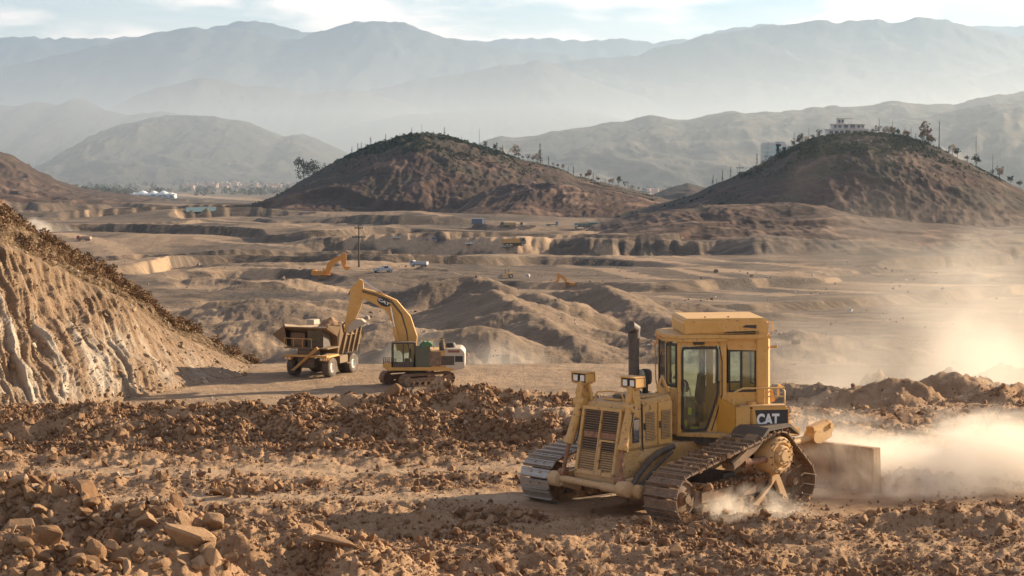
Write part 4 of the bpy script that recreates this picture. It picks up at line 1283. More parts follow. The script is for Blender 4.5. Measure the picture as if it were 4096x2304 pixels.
    for s in (1, -1):
        q = MB(); q.prism([(-2.04, 1.66), (-2.20, 1.62), (-2.72, 1.22), (-2.92, 1.16), (-2.90, 1.02), (-2.55, 1.04), (-2.06, 1.26)], 'y', .66 * s - .05, .66 * s + .05); q.build('lift_arm', M_YDUST, D, .015)
        q = MB(); q.cyl((-2.0, .95 * s, .92), (-3.3, .98 * s, 1.06), .075, .06, 14); q.build('push_rod', M_YDUST, D)
        q = MB(); q.prism([(-2.82, 1.22), (-3.34, 1.32), (-3.44, 1.22), (-3.40, .98), (-3.05, .88), (-2.86, .96)], 'y', .98 * s - .09, .98 * s + .09); q.cyl((-3.34, .98 * s - .13, 1.2), (-3.34, .98 * s + .13, 1.2), .05, n=12); q.cyl((-2.93, .98 * s - .12, 1.03), (-2.93, .98 * s + .12, 1.03), .12, n=16)
        q.build('blade_bracket', M_YDUST, D, .02)
    # curved blade
    q = MB()
    n = 10; prof = []
    for k in range(n + 1):
        z = -.02 + .86 * k / n; x = -3.50 - .10 * math.sin(math.pi * (k / n)) + .05 * (k / n)
        prof.append((x, z))
    poly = prof + [(x + .05, z) for x, z in prof[::-1]]
    q.prism(poly, 'y', -2.0, 2.0)
    M_BLADE = paint('dust_caked_steel', (.22, .13, .06), dust=(.42, .28, .165), amount=.8, rough=.85)
    bl = q.build('blade', M_BLADE, D, .006, label='wide curved steel blade half hidden in dust')
    q = MB(); q.bb(-3.56, -3.42, -2.02, 2.02, .80, .86)
    for k in (1, 3): q.bb(-3.47, -3.42, -1.9 + k * .95, -1.86 + k * .95, .05, .8)
    q.build('blade_rib', M_BLADE, bl)
    q = MB(); q.prism([(-3.62, -.04), (-3.40, -.04), (-3.38, .86), (-3.58, .86)], 'y', 1.98, 2.03); q.build('blade_end', M_BLADE, bl)
    q = MB(); q.cyl((-2.9, -.4, 1.4), (-2.92, -.4, 2.0), .012, n=6); q.build('marker_rod', M_LETTER, D)
    return D


DOZER = make_dozer()
DOZER.location = (0, 0, 0)
_dp = P(667.5, 503, 34.0)
DOZER.location = (_dp.x, 34.0, -0.07)
DOZER.rotation_euler = (R(0.6), 0, R(180 + 43))


# ------------------------------------------------------------ excavators
def plate(mb, poly, y0, y1):
    mb.prism(poly, 'y', y0, y1)


def band(pts, widths):
    """outline of a bent beam: centre points and half widths"""
    L, Rr = [], []
    n = len(pts)
    for i in range(n):
        a = Vector(pts[max(0, i - 1)]); b = Vector(pts[min(n - 1, i + 1)])
        d = (b - a).normalized(); nrm = Vector((-d.y, d.x))
        p = Vector(pts[i]); L.append(tuple(p + nrm * widths[i])); Rr.append(tuple(p - nrm * widths[i]))
    return L + Rr[::-1]


def make_excavator(label, col_mat, boom, boom_w, stick, stick_w, bucket_at, bucket_rot, bucket_s, cyl_pts, detail=True, swing=0.0, track_yaw=0.0, low=False):
    """x forward along the arm, y left, z up; boom and stick given in the x-z plane"""
    E = empty('excavator'); tag(E, label, 'excavator')
    # undercarriage
    tb = []
    for s in (1, -1):
        before = set(E.children)
        circles = [(1.65, .48, .40), (-1.65, .48, .40)]
        if detail:
            make_track(E, s * 1.28, .62, circles, 40, M_MUD, M_MUD, thick=.03, grouser=.04)
        else:
            m = MB(); lo, _ = belt([(a, b, c + .05) for a, b, c in circles], 24); m.prism([(p[0], p[1]) for p in lo], 'y', s * 1.28 - .3, s * 1.28 + .3); m.build('track', M_MUD, E)
        m = MB(); m.bb(-1.5, 1.5, s * 1.28 - .17, s * 1.28 + .17, .35, .66)
        for k in range(6): m.cyl((-1.2 + .48 * k, s * 1.28 - .2, .22), (-1.2 + .48 * k, s * 1.28 + .2, .22), .12, n=12)
        for xx in (1.65, -1.65): m.cyl((xx, s * 1.28 - .16, .48), (xx, s * 1.28 + .2, .48), .33, n=20)
        m.build('track_frame', M_MUD, E)
        for o in set(E.children) - before: o.matrix_local = Matrix.Rotation(track_yaw, 4, 'Z') @ o.matrix_local
    m = MB(); m.bb(-.8, .8, -1.1, 1.1, .45, .85); m.cyl((0, 0, .8), (0, 0, 1.12), .72, n=24); m.build('turntable', M_DARK, E)
    y = col_mat
    # upper deck
    m = MB(); m.bb(-2.55, 2.0, -1.4, 1.42, 1.12, 1.36); m.prism([(2.0, 1.2), (2.25, 1.36), (2.25, 1.6), (1.7, 1.62), (1.4, 1.36)], 'y', .45, 1.40); m.build('deck', y, E, .03)
    m = MB()
    for i in range(9): m.cyl((2.2 - .1 * i, 1.0 - .15 * (i % 3), 1.6), (2.2 - .1 * i, 1.0 - .15 * (i % 3), 1.9), .03, n=6)
    m.tube([(2.2, 1.38, 1.5), (2.2, 1.38, 2.0), (1.55, 1.38, 2.0)], .02); m.build('step_rail', M_MUD, E)
    m = MB(); m.prism(rounded([(-1.95, 1.36), (-1.95, 2.62), (-3.05, 2.62), (-3.30, 2.35), (-3.30, 1.30), (-2.6, 1.12), (-2.3, 1.12)], .12), 'y', -1.38, 1.40)
    cw = m.build('counterweight', paint('pale_cream_paint', (.60, .54, .44), amount=.35) if detail else y, E, .04, label='pale sunlit rear counterweight' if detail else None)  # pale cream where the rest of the machine is yellow
    m = MB(); m.bb(-1.95, -1.0, .2, 1.40, 1.36, 2.45); m.bb(-1.95, 0.4, -1.38, .2, 1.36, 2.45); m.build('engine_housing', y, E, .03)
    if detail:
        m = MB(); m.bb(-2.95, -2.15, 1.40, 1.42, 2.35, 2.52)
        for k in range(6): m.bb(-2.9 + k * .13, -2.82 + k * .13, 1.42, 1.43, 2.37, 2.5)
        m.build('vent', M_RUST, cw)
        m = MB(); m.bb(-3.18, -2.65, 1.40, 1.415, 1.72, 2.12); m.build('decal', M_DECAL, cw)
        m = MB(); m.bb(-2.6, -1.7, 1.40, 1.42, 1.5, 2.12)
        m.build('access_door', M_DARK, E)
        m = MB(); m.bb(-1.68, -.9, 1.40, 1.43, 1.42, 2.4); m.build('access_panel', M_MUD, E)
        # things on the engine deck: exhaust, pre-cleaner, rails, folded green sheet
        m = MB(); m.lathe((-2.35, .5, 2.45), (0, 0, 1), [(0, .34), (.35, .34), (.5, .25), (.52, 0)], 16); m.build('air_cleaner', M_BLACK, E)
        m = MB(); m.cyl((-1.72, .8, 2.45), (-1.72, .8, 3.0), .17, n=12); m.cyl((-1.72, .8, 3.0), (-1.76, .8, 3.3), .10, n=10); m.build('exhaust', M_DARK, E)
        m = MB(); m.tube([(-.4, 1.2, 2.9), (-.4, 1.2, 3.25), (-1.9, 1.2, 3.2), (-1.9, 1.2, 2.6)], .025); m.tube([(-1.2, 1.2, 3.22), (-1.2, 1.2, 2.6)], .02); m.build('handrail', M_YEL, E)
        m = MB(); m.prism([(-.20, 2.80), (-.35, 2.98), (-.55, 3.12), (-.70, 3.04), (-.85, 3.10), (-1.08, 2.92), (-1.15, 2.78), (-.9, 2.72), (-.4, 2.74)], 'y', .6, 1.38); m.build('cover_sheet', plain('green_cloth', (.10, .19, .09), .95), E, .03)
    # cab
    Z0, Z1 = 1.36, 3.02
    m = MB(); m.bb(.05, 1.62, .48, 1.42, Z1 - .08, Z1 + .03); m.build('cab_roof', M_DARK if detail else y, E, .04)
    m = MB()
    for (xx, yy) in ((1.60, 1.38), (.85, 1.39), (.10, 1.38), (1.60, .50), (.10, .50)):
        m.bb(xx - .05, xx + .05, yy - .04, yy + .04, Z0, Z1)
    m.bb(.05, 1.62, 1.34, 1.42, Z0, Z0 + .35); m.bb(.05, .12, .48, 1.42, Z0, 2.2)
    m.build('cab_frame', M_DARK, E)
    m = MB(); m.bb(.10, 1.58, 1.37, 1.385, Z0 + .35, Z1 - .1); m.build('side_glass', M_GLASS, E)
    m = MB(); m.bb(1.585, 1.60, .52, 1.36, Z0 + .1, Z1 - .1); m.build('windscreen', M_GLASS, E)
    m = MB(); m.bb(.4, .8, .7, 1.15, Z0, 1.9); m.bb(.35, .5, .7, 1.15, 1.9, 2.6); m.build('seat', M_SEAT, E, .04)
    if detail:
        m = MB(); m.bb(-.95, .05, .45, 1.40, Z0, 2.75); m.build('side_cabinet', plain('grimy_green_housing', (.12, .12, .08), .7), E, .03)
    # boom
    m = MB(); m.prism(band(boom, boom_w), 'y', -.34, .26)
    bo = m.build('boom', y, E, .03)
    m = MB(); m.prism(band(stick, stick_w), 'y', -.22, .20)
    so = m.build('stick', y, E, .025)
    for (p0, p1, r, nm) in cyl_pts:
        a = Vector((p0[0], p0[2] if len(p0) > 2 else 0, p0[1])); b = Vector((p1[0], p1[2] if len(p1) > 2 else 0, p1[1]))
        mid = a.lerp(b, .55)
        m = MB(); m.cyl(a, mid, r, n=12); c = m.build('cylinder', M_RUST if nm == 'r' else y, E)
        m = MB(); m.cyl(mid, b, r * .5, n=10); m.build('rod', M_CHROME, c)
    if detail:
        m = MB()
        for k, off in enumerate((.10, .2)):
            m.tube([(p[0], .27, p[1] + w * .9 - off) for p, w in zip(boom, boom_w)], .035, 6)
        m.build('hydraulic_hose', M_DARK, bo)
        i = len(boom) - 2
        cx, cz = (boom[i - 1][0] * .45 + boom[i][0] * .55), (boom[i - 1][1] * .45 + boom[i][1] * .55)
        d = Vector(boom[i]) - Vector(boom[i - 1]); ang = math.atan2(d.y, d.x)
        m = MB(); m.lathe((0, 0, 0), (0, 1, 0), [(0, 0), (0, .30), (.012, .30), (.012, 0)], 24)
        dc = m.build('boom_emblem', M_DECAL, bo); dc.matrix_local = Matrix.Translation((cx, .262, cz)) @ Matrix.Rotation(-ang, 4, 'Y') @ Matrix.Diagonal((1.6, 1, .95, 1))
        me = text_mesh('CAT', .27, .004, .01)
        t = link_mesh('lettering', me, M_LETTER, dc); t.matrix_local = Matrix.Translation((0, .018, 0)) @ Matrix.Rotation(math.pi, 4, 'Z') @ Matrix.Rotation(R(90), 4, 'X')
    # bucket: curved shell, side plates, teeth
    m = MB()
    arc = [(.0, .0), (.05, -.45), (.25, -.85), (.60, -1.12), (1.02, -1.15), (1.35, -.95)]
    inn = [(x * .90 + .06, z * .90 - .02) for x, z in arc]
    m.prism(arc + inn[::-1], 'y', -.65, .65)
    for s in (-1, 1):
        m.prism(arc + [(1.30, -.80), (.2, .05)], 'y', s * .65 - .03, s * .65 + .03)
    bu = m.build('bucket', paint('bucket_steel', (.50, .43, .34), amount=.5) if detail else y, E, 0.01, label='sunlit dusty digging bucket' if detail else None)
    m = MB()
    for k in range(5):
        yy = -.56 + k * .28; m.prism([(1.28, -.99), (1.62, -.80), (1.64, -.77), (1.30, -.88)], 'y', yy - .05, yy + .05)
    tag(m.build('bucket_tooth', M_STEEL, bu), kind='stuff')
    bu.matrix_local = Matrix.Translation((bucket_at[0], 0, bucket_at[1])) @ Matrix.Rotation(bucket_rot, 4, 'Y') @ Matrix.Scale(bucket_s, 4)
    m = MB(); m.tube([(stick[-1][0], -.1, stick[-1][1] + .7), (bucket_at[0] + .35, -.1, bucket_at[1] + .45), (bucket_at[0] + .25, -.1, bucket_at[1] - .1)], .07); m.build('linkage', M_DARK, E)
    if swing:
        pass
    return E


def px_frame(px0, py0, s):
    """helper: picture offsets to metres about a foot point (for side-on machines facing left)"""
    return lambda px, py: ((px0 - px) / s, (py0 - py) / s)


_s = F / 130.0
_f = px_frame(417, 385, _s)
EX1 = make_excavator('yellow tracked excavator loading the haul truck with its long bent boom', M_YEL,
    [_f(409, 352), _f(407, 338), _f(402, 320), _f(392, 305), _f(378, 298), _f(363, 292.5)], [.50, .72, .66, .50, .42, .33],
    [_f(361.5, 279), _f(357.5, 290), _f(355, 305), _f(350, 320), _f(346.5, 332)], [.12, .48, .42, .30, .18],
    _f(347.5, 331), R(172), .85,
    [(_f(398, 306), _f(363, 279.5), .13, 'r'), (_f(399, 350) + (.42,), _f(391, 306) + (.36,), .13, 'y'), (_f(354, 296), _f(348, 318), .11, 'r')], track_yaw=R(35))
_gz = land1(P(417, 385, 130).x, 130)
EX1.location = (P(417, 385, 130).x, 130, _gz)
EX1.rotation_euler = (0, 0, math.pi)

_s2 = F / 560.0
_g2 = lambda px, py: ((px - 323) / _s2, (280 - py) / _s2)
EX2 = make_excavator('small distant orange excavator reaching up against the grey cut bank', paint('orange_paint', (.66, .26, .03), amount=.1), 
    [_g2(322, 275), _g2(328, 272), _g2(330, 266), _g2(334, 262.5), _g2(341, 258)], [.7, .8, .9, .8, .6],
    [_g2(344, 253.5), _g2(343.5, 258), _g2(343.8, 264), _g2(344, 268)], [.5, .9, .7, .4],
    _g2(343, 268), R(-30), 1.3, [(_g2(331, 261), _g2(343, 254.5), .25, 'r')], detail=False)
h = hit(323, 279, 300)
EX2.location = h
EX2.rotation_euler = (0, 0, 0)
EX2.scale = (.88,) * 3


# ------------------------------------------------------------ the haul truck (x forward, y left, z up)
def make_truck():
    Tk = empty('haul_truck'); tag(Tk, 'dusty yellow quarry haul truck with open bed being loaded beside the excavator', 'truck')
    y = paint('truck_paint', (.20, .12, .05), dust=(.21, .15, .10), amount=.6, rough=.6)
    def tyre(x, yy, w, s):
        m = MB(); m.lathe((x, yy - w / 2, .80), (0, 1, 0), [(.04, .42), (0, .62), (.03, .74), (.10, .80), (w - .10, .80), (w - .03, .74), (w, .62), (w - .04, .42)], 32)
        for k in range(28):
            t = 2 * math.pi * k / 28
            m.box((x + .795 * math.cos(t), yy, .80 + .795 * math.sin(t)), (.05, w * .86, .09), rotY(-t))
        o = m.build('tyre', M_TYRE, Tk)
        m = MB(); m.lathe((x, yy, .80), (0, s, 0), [(w / 2 - .16, 0), (w / 2 - .16, .20), (w / 2 - .10, .22), (w / 2 - .18, .34), (w / 2 - .03, .43), (w / 2 - .08, .44)], 24); m.build('rim', M_WHITE, o)  # white rim paints in the sunlit tyre wall
    for s in (1, -1):
        tyre(2.1, s * 1.55, .62, s)
        tyre(-1.5, s * 1.62, .55, s); tyre(-1.5, s * 1.02, .55, s)
        m = MB(); m.prism([(1.1, 1.65), (1.35, 1.80), (2.85, 1.80), (3.05, 1.5), (3.05, 1.4), (2.8, 1.62), (1.4, 1.64)], 'y', s * 1.2, s * 1.95); m.build('fender', M_YEL, Tk, .02)
    m = MB(); m.bb(-2.6, 3.0, -.55, .55, .75, 1.25); m.cyl((-1.5, -1.3, .8), (-1.5, 1.3, .8), .28, n=16); m.cyl((2.1, -1.3, .8), (2.1, 1.3, .8), .16, n=12); m.build('chassis', M_DARK, Tk)
    m = MB(); m.bb(2.9, 3.35, -1.9, 1.95, 1.66, 1.82); m.build('bumper_deck', M_YDUST, Tk, .02)
    m = MB(); m.bb(2.2, 3.1, -.75, .75, .8, 2.3); m.build('radiator', M_DARK, Tk, .03)
    m = MB()
    for k in range(10): m.bb(3.1, 3.14, -.6, .6, 1.0 + k * .12, 1.04 + k * .12)
    tag(m.build('radiator_slat', M_MUD, Tk), kind='stuff')
    m = MB(); m.bb(1.1, 3.1, -1.9, 1.9, 2.30, 2.40); m.build('upper_deck', y, Tk, .02)
    for s in (1, -1):
        m = MB(); m.bb(3.0, 3.2, s * 1.55 - .3, s * 1.55 + .3, 1.38, 1.66); b = m.build('lamp_box', M_YEL, Tk, .02)
        for q in (-.15, .15):
            m = MB(); m.cyl((3.2, s * 1.55 + q, 1.52), (3.23, s * 1.55 + q, 1.52), .09, n=14); m.build('headlight', M_LENS, b)
    # diagonal stairs across the nose
    m = MB()
    for dx in (0, .45):
        m.tube([(3.30 + dx * .2, -1.0, .55 + dx * .1), (3.30 + dx * .2, 1.15, 2.35 + dx * .3)], .07, 8)
    for k in range(9):
        t = k / 8; m.box((3.3, -1.0 + 2.1 * t, .62 + 1.75 * t), (.4, .22, .04))
    m.build('stairs', M_YDUST, Tk)
    m = MB(); m.tube([(3.1, -1.9, 2.4), (3.1, -1.9, 3.1), (3.1, .6, 3.1)], .03, 6)
    for k in range(4): m.tube([(3.1, -1.9 + k * .8, 2.4), (3.1, -1.9 + k * .8, 3.1)], .025, 6)
    m.build('handrail', M_YEL, Tk)
    # cab
    m = MB(); m.bb(1.3, 2.7, -.1, 1.3, 2.4, 3.95); cb = m.build('cab', M_DARK, Tk, .05)
    m = MB(); m.bb(2.70, 2.72, .05, 1.15, 2.95, 3.75); m.build('windscreen', M_GLASS, cb)
    m = MB(); m.bb(1.6, 2.6, -.2, .45, 4.2, 4.6); m.build('roof_box', paint('chalky_box', (.45,.42,.36), amount=.4), Tk, .03)
    m = MB(); m.bb(1.6, 2.3, -1.8, -.5, 2.4, 3.5); m.build('hood_box', M_MUD, Tk, .05)
    # dump bed: V floor, flared sides, canopy over the cab
    def sec(x, w, zb, zt, fl):
        return [(x, -w, zt), (x, -w + fl, zb), (x, w - fl, zb), (x, w, zt)]
    xs = [(-3.3, 1.9, 2.3, 3.0, .4), (-2.7, 2.0, 1.75, 3.7, .5), (0.6, 2.05, 1.75, 3.9, .55), (1.15, 2.05, 3.2, 4.0, .3), (3.1, 2.0, 3.95, 4.25, .15)]
    m = MB(); vs = []; t = .10
    for (x, w, zb, zt, fl) in xs:
        vs += sec(x, w, zb, zt, fl) + [(x, -w + t, zt), (x, -w + fl + t * .5, zb + t), (x, w - fl - t * .5, zb + t), (x, w - t, zt)]
    fs = []
    for i in range(len(xs) - 1):
        a, b = i * 8, (i + 1) * 8
        for k in range(3):
            fs += [(a + k, a + k + 1, b + k + 1, b + k), (b + 4 + k, b + 5 + k, a + 5 + k, a + 4 + k)]
        fs += [(a, b, b + 4, a + 4), (a + 3, a + 7, b + 7, b + 3)]
    fs += [(0, 4, 5, 1), (1, 5, 6, 2), (2, 6, 7, 3)]
    e = (len(xs) - 1) * 8; fs += [(e, e + 1, e + 5, e + 4), (e + 1, e + 2, e + 6, e + 5), (e + 2, e + 3, e + 7, e + 6)]
    m.add(vs, fs)
    bed = m.build('dump_bed', y, Tk)
    for x in (-2.4, -1.6, -.8, .1):
        for s in (1, -1):
            m = MB(); m.prism([(s * 2.02, 3.75), (s * 1.55, 1.75), (s * 1.70, 1.70), (s * 2.14, 3.75)], 'x', x - .08, x + .08); m.build('bed_rib', y, bed)
    # flared lip seen on the far side
    m = MB(); m.add([(2.9, -2.0, 4.1), (2.9, -3.1, 3.35), (1.0, -3.1, 3.3), (1.0, -2.0, 4.0), (2.6, -1.9, 2.4), (1.2, -1.9, 2.4)], [(0, 1, 2, 3), (1, 4, 5, 2), (0, 4, 1), (3, 2, 5)]); m.build('bed_flare', y, Tk)
    m = MB()
    for k in range(6):
        a = 2.1 + .18 * math.sin(k * 2); m.bb(-.6 + k * .1, -.4 + k * .1, 1.95, 2.1, .9, 1.0)
    m.prism([(1.0, 1.0), (-.4, 1.0), (-.4, 1.6), (1.0, 1.6)], 'y', .9, 1.9); m.build('fuel_tank', y, Tk, .03)
    return Tk


TRUCK = make_truck()
_tp = P(321, 376.5, 134)
TRUCK.location = (_tp.x, 136.5, land1(_tp.x, 134))
TRUCK.rotation_euler = (0, 0, R(-90 - 22))
TRUCK.scale = (.90, .90, .88)


def rubble_heap(name, c, rx, ry, h, n, seed, mat, label=None, cat=None):
    a = np.linspace(0, 2 * math.pi, n, endpoint=False); r = np.linspace(0, 1, n // 3)
    Rr, A = np.meshgrid(r, a, indexing='ij')
    X = Rr * np.cos(A) * rx; Y = Rr * np.sin(A) * ry
    Z = h * (1 - Rr ** 1.2) + h * .22 * fbm(X * 2 / rx + seed, Y * 2 / ry, 4, seed) * (1 - Rr ** 6) - .05
    co = np.stack([X, Y, Z], -1).reshape(-1, 3)
    i = np.arange(len(r) * n).reshape(len(r), n); j = np.roll(i, -1, axis=1)
    f = np.stack([i[:-1], j[:-1], j[1:], i[1:]], -1).reshape(-1, 4)
    o = link_mesh(name, np_mesh(name, co, f), mat, loc=c)
    tag(o, label, cat)
    return o


_m = TRUCK.matrix_basis if False else None
_w = Matrix.Translation(TRUCK.location) @ TRUCK.rotation_euler.to_matrix().to_4x4() @ Matrix.Diagonal((.9, .9, .88, 1))
_c = _w @ Vector((-1.0, .1, 3.25))
rubble_heap('soil_load', _c, 1.9, 1.75, 1.15, 48, 7, M_NEAR, 'mound of brown soil heaped in the open bed of the haul truck', 'soil heap').rotation_euler = (0, 0, R(-112))


# ------------------------------------------------------------ rocks, clods and brush
def rock_mesh(name, seed, n=14, flat=(1, 1, 1), sub=0):
    rng = random.Random(seed)
    bm = bmesh.new()
    for _ in range(n):
        v = Vector((rng.gauss(0, 1), rng.gauss(0, 1), rng.gauss(0, 1))).normalized() * rng.uniform(.75, 1.0)
        bm.verts.new((v.x * flat[0], v.y * flat[1], v.z * flat[2]))
    r = bmesh.ops.convex_hull(bm, input=bm.verts)
    bmesh.ops.delete(bm, geom=[v for v in bm.verts if not v.link_faces], context='VERTS')
    if sub:
        bmesh.ops.bevel(bm, geom=list(bm.edges), offset=.10, segments=1, affect='EDGES', clamp_overlap=True)
    me = bpy.data.meshes.new(name)
    bmesh.ops.triangulate(bm, faces=bm.faces)
    bm.to_mesh(me); bm.free()
    return me


def clump_mesh(name, seed, n=70, r=1.0, h=1.0, leaf=.16, spike=False):
    """a bush of many small leaf faces spread through its volume"""
    rng = random.Random(seed)
    m = MB()
    for _ in range(n):
        t = rng.random() ** .5; a = rng.uniform(0, 6.283); z = rng.random()
        if spike: rr = r * (1 - z) ** .8 * t
        else: rr = r * math.sin(math.pi * min(1, .22 + z * .78)) ** .7 * t
        c = Vector((rr * math.cos(a), rr * math.sin(a), z * h + rng.uniform(-.03, .03)))
        u = Vector((rng.gauss(0, 1), rng.gauss(0, 1), rng.gauss(0, 1))).normalized(); w = u.orthogonal().normalized() 
        s = leaf * rng.uniform(.6, 1.5)
        m.add([c - u * s, c + w * s * .7, c + u * s, c - w * s * .6], [(0, 1, 2), (0, 2, 3)])
    me = bpy.data.meshes.new(name); me.from_pydata(m.v, [], m.f); me.update()
    return me


def scatter(name, pts, scl, rot, variants, mat, kind='stuff'):
    """one object that repeats small meshes on points"""
    me = bpy.data.meshes.new(name)
    me.vertices.add(len(pts))
    me.vertices.foreach_set('co', np.ascontiguousarray(pts, np.float32).ravel())
    a = me.attributes.new('scl', 'FLOAT_VECTOR', 'POINT'); a.data.foreach_set('vector', np.ascontiguousarray(scl, np.float32).ravel())
    a = me.attributes.new('rot', 'FLOAT_VECTOR', 'POINT'); a.data.foreach_set('vector', np.ascontiguousarray(rot, np.float32).ravel())
    a = me.attributes.new('pick', 'INT', 'POINT'); a.data.foreach_set('value', np.random.RandomState(3).randint(0, len(variants), len(pts)).astype(np.int32))
    g = bpy.data.node_groups.new(name + '_spread', 'GeometryNodeTree')
    g.interface.new_socket('Geometry', in_out='INPUT', socket_type='NodeSocketGeometry')
    g.interface.new_socket('Geometry', in_out='OUTPUT', socket_type='NodeSocketGeometry')
    N = g.nodes.new; L = g.links.new
    gi = N('NodeGroupInput'); go = N('NodeGroupOutput')
    iop = N('GeometryNodeInstanceOnPoints')
    join = N('GeometryNodeGeometryToInstance')
    for vm in variants:
        if not vm.materials: vm.materials.append(mat)
        ob = bpy.data.objects.new(vm.name, vm)
        oi = N('GeometryNodeObjectInfo'); oi.inputs['Object'].default_value = ob
        L(oi.outputs['Geometry'], join.inputs[0])
    def named(n, t):
        x = N('GeometryNodeInputNamedAttribute'); x.data_type = t; x.inputs[0].default_value = n
        return x.outputs[0]
    L(gi.outputs[0], iop.inputs['Points']); L(join.outputs[0], iop.inputs['Instance'])
    iop.inputs['Pick Instance'].default_value = True
    L(named('pick', 'INT'), iop.inputs['Instance Index'])
    L(named('rot', 'FLOAT_VECTOR'), iop.inputs['Rotation']); L(named('scl', 'FLOAT_VECTOR'), iop.inputs['Scale'])
    L(iop.outputs[0], go.inputs[0])
    o = bpy.data.objects.new(name, me); COL.objects.link(o)
    md = o.modifiers.new('spread', 'NODES'); md.node_group = g
    tag(o, kind=kind)
    return o


def stone_mat(name, a, b, c):
    m, T = new_mat(name)
    rnd = T.n('ShaderNodeObjectInfo').outputs['Random']
    co = T.n('ShaderNodeTexCoord').outputs['Object']
    geo = T.n('ShaderNodeNewGeometry').outputs['Position']
    n = T.noise(geo, 9, 6, 0.7); n2 = T.noise(geo, 60, 3, .7)
    col = T.mix(T.ramp(rnd, [(0.35, 0), (0.8, 1)]), a, b)
    col = T.mix(T.ramp(rnd, [(0.90, 0), (0.94, 1)]), col, c)
    col = T.mix(T.ramp(n, [(0.3, 0.5), (0.6, 0)]), col, tuple(k * .6 for k in a))
    bm = T.n('ShaderNodeBump', {'Height': T.math('ADD', n, T.math('MULTIPLY', n2, .5)), 'Distance': .03, 'Strength': 1.0})
    bs = T.n('ShaderNodeBsdfPrincipled', {'Base Color': col, 'Roughness': .92, 'Normal': bm.outputs[0], 'Specular IOR Level': .2})
    T.n('ShaderNodeOutputMaterial', {'Surface': bs.outputs[0]})
    return m


M_CLOD = stone_mat('clod', (0.22, 0.122, 0.064), (0.40, 0.236, 0.125), (0.46, 0.33, 0.22))
M_ROCK = stone_mat('foreground_rock', (0.27, 0.155, 0.08), (0.40, 0.25, 0.14), (0.42, 0.28, 0.18))
RS = np.random.RandomState(11)


def density_mask(x, y):
    lane = np.exp(-((y - 37.4 - 0.05 * x) / 0.7) ** 2) + np.exp(-((y - 34.3 - .04 * x) / 0.6) ** 2) + 0.6 * np.exp(-((y - 29.6 - .03 * x) / 0.4) ** 2) * (x > 2)
    pad = np.clip(1 - np.hypot((x - 3.3) / 4.6, (y - 34.2) / 2.6), 0, 1)
    d = 0.30 + 0.7 * sstep(-.3, .4, fbm(x * .35, y * .5, 3, 91))
    d = d * (1 - .8 * np.clip(lane, 0, 1))
    return d * (1 - .9 * sstep(0, .3, pad))


def build_clods():
    vs = [rock_mesh('clod_shape', k, 11 + k % 4, (1, .85, .7)) for k in range(8)]
    n = 250000
    y = 22 * (74 / 22) ** RS.rand(n) ** 1.15
    x = (RS.rand(n) * 2 - 1) * y * 0.34
    cone = P(143, 545, 23.6)
    keep = (RS.rand(n) < density_mask(x, y)) & ~((y > 50) & (x < 7)) & (np.hypot(x - cone.x, y - cone.y) > .95 + .2 * RS.rand(n))
    x, y = x[keep], y[keep]
    s = 0.017 * (1 - RS.rand(len(x)) * .997) ** (-1 / 2.2)
    s = np.clip(s * (.55 + .75 * sstep(-.2, .6, fbm(x * .5, y * .7, 3, 92))), .013, .15)
    # the freshly heaped berm is thick with lumps
    nb = 60000
    yb = RS.uniform(39.5, 47.5, nb); xb = RS.uniform(-14.5, 6, nb); kb = (fbm(xb * .9, yb * .9, 3, 96) > -.35) & (np.exp(-((yb - 42.3 - .03 * xb) / .5) ** 2) * (xb > 0) < .5)
    xb, yb = xb[kb], yb[kb]
    x = np.concatenate([x, xb]); y = np.concatenate([y, yb]); s = np.concatenate([s, np.clip(.03 * (1 - RS.rand(len(xb)) * .99) ** (-1 / 2.8), .02, .16)])
    z = land(x, y) + s * .25
    scl = s[:, None] * RS.uniform(.7, 1.3, (len(x), 3))
    rot = RS.uniform(0, 6.28, (len(x), 3))
    scatter('soil_clods', np.stack([x, y, z], -1), scl, rot, vs, M_CLOD)
    # stones and lumps on the far flat and in the workings
    n = 9000
    y = 80 * (600 / 80) ** RS.rand(n); x = (RS.rand(n) * 2 - 1) * y * .31
    c = fbm(x / 14, y / 20, 3, 95)
    keep = (c > .25) & ~((y < 145) & (np.abs(x) < 60) & (c < .8)); x, y = x[keep], y[keep]
    s = np.clip(.12 * (1 - RS.rand(len(x)) * .99) ** (-1 / 2.4), .1, 1.1) * (y / 250) ** .5
    scatter('scattered_stones', np.stack([x, y, land(x, y) + s * .2], -1), s[:, None] * RS.uniform(.7, 1.2, (len(x), 3)), RS.uniform(0, 6.28, (len(x), 3)), [rock_mesh('stone_shape', 40 + k, 12) for k in range(4)],
            stone_mat('stone', (0.17, 0.12, 0.085), (0.30, 0.22, 0.15), (0.55, 0.50, 0.44)))


def project(p):
    d = Vector(p) - Vector((0, 0, CZ))
    f = d.y * _cp - d.z * _sp; u = d.y * _sp + d.z * _cp
    return 512 + d.x / f * F, 288 - u / f * F


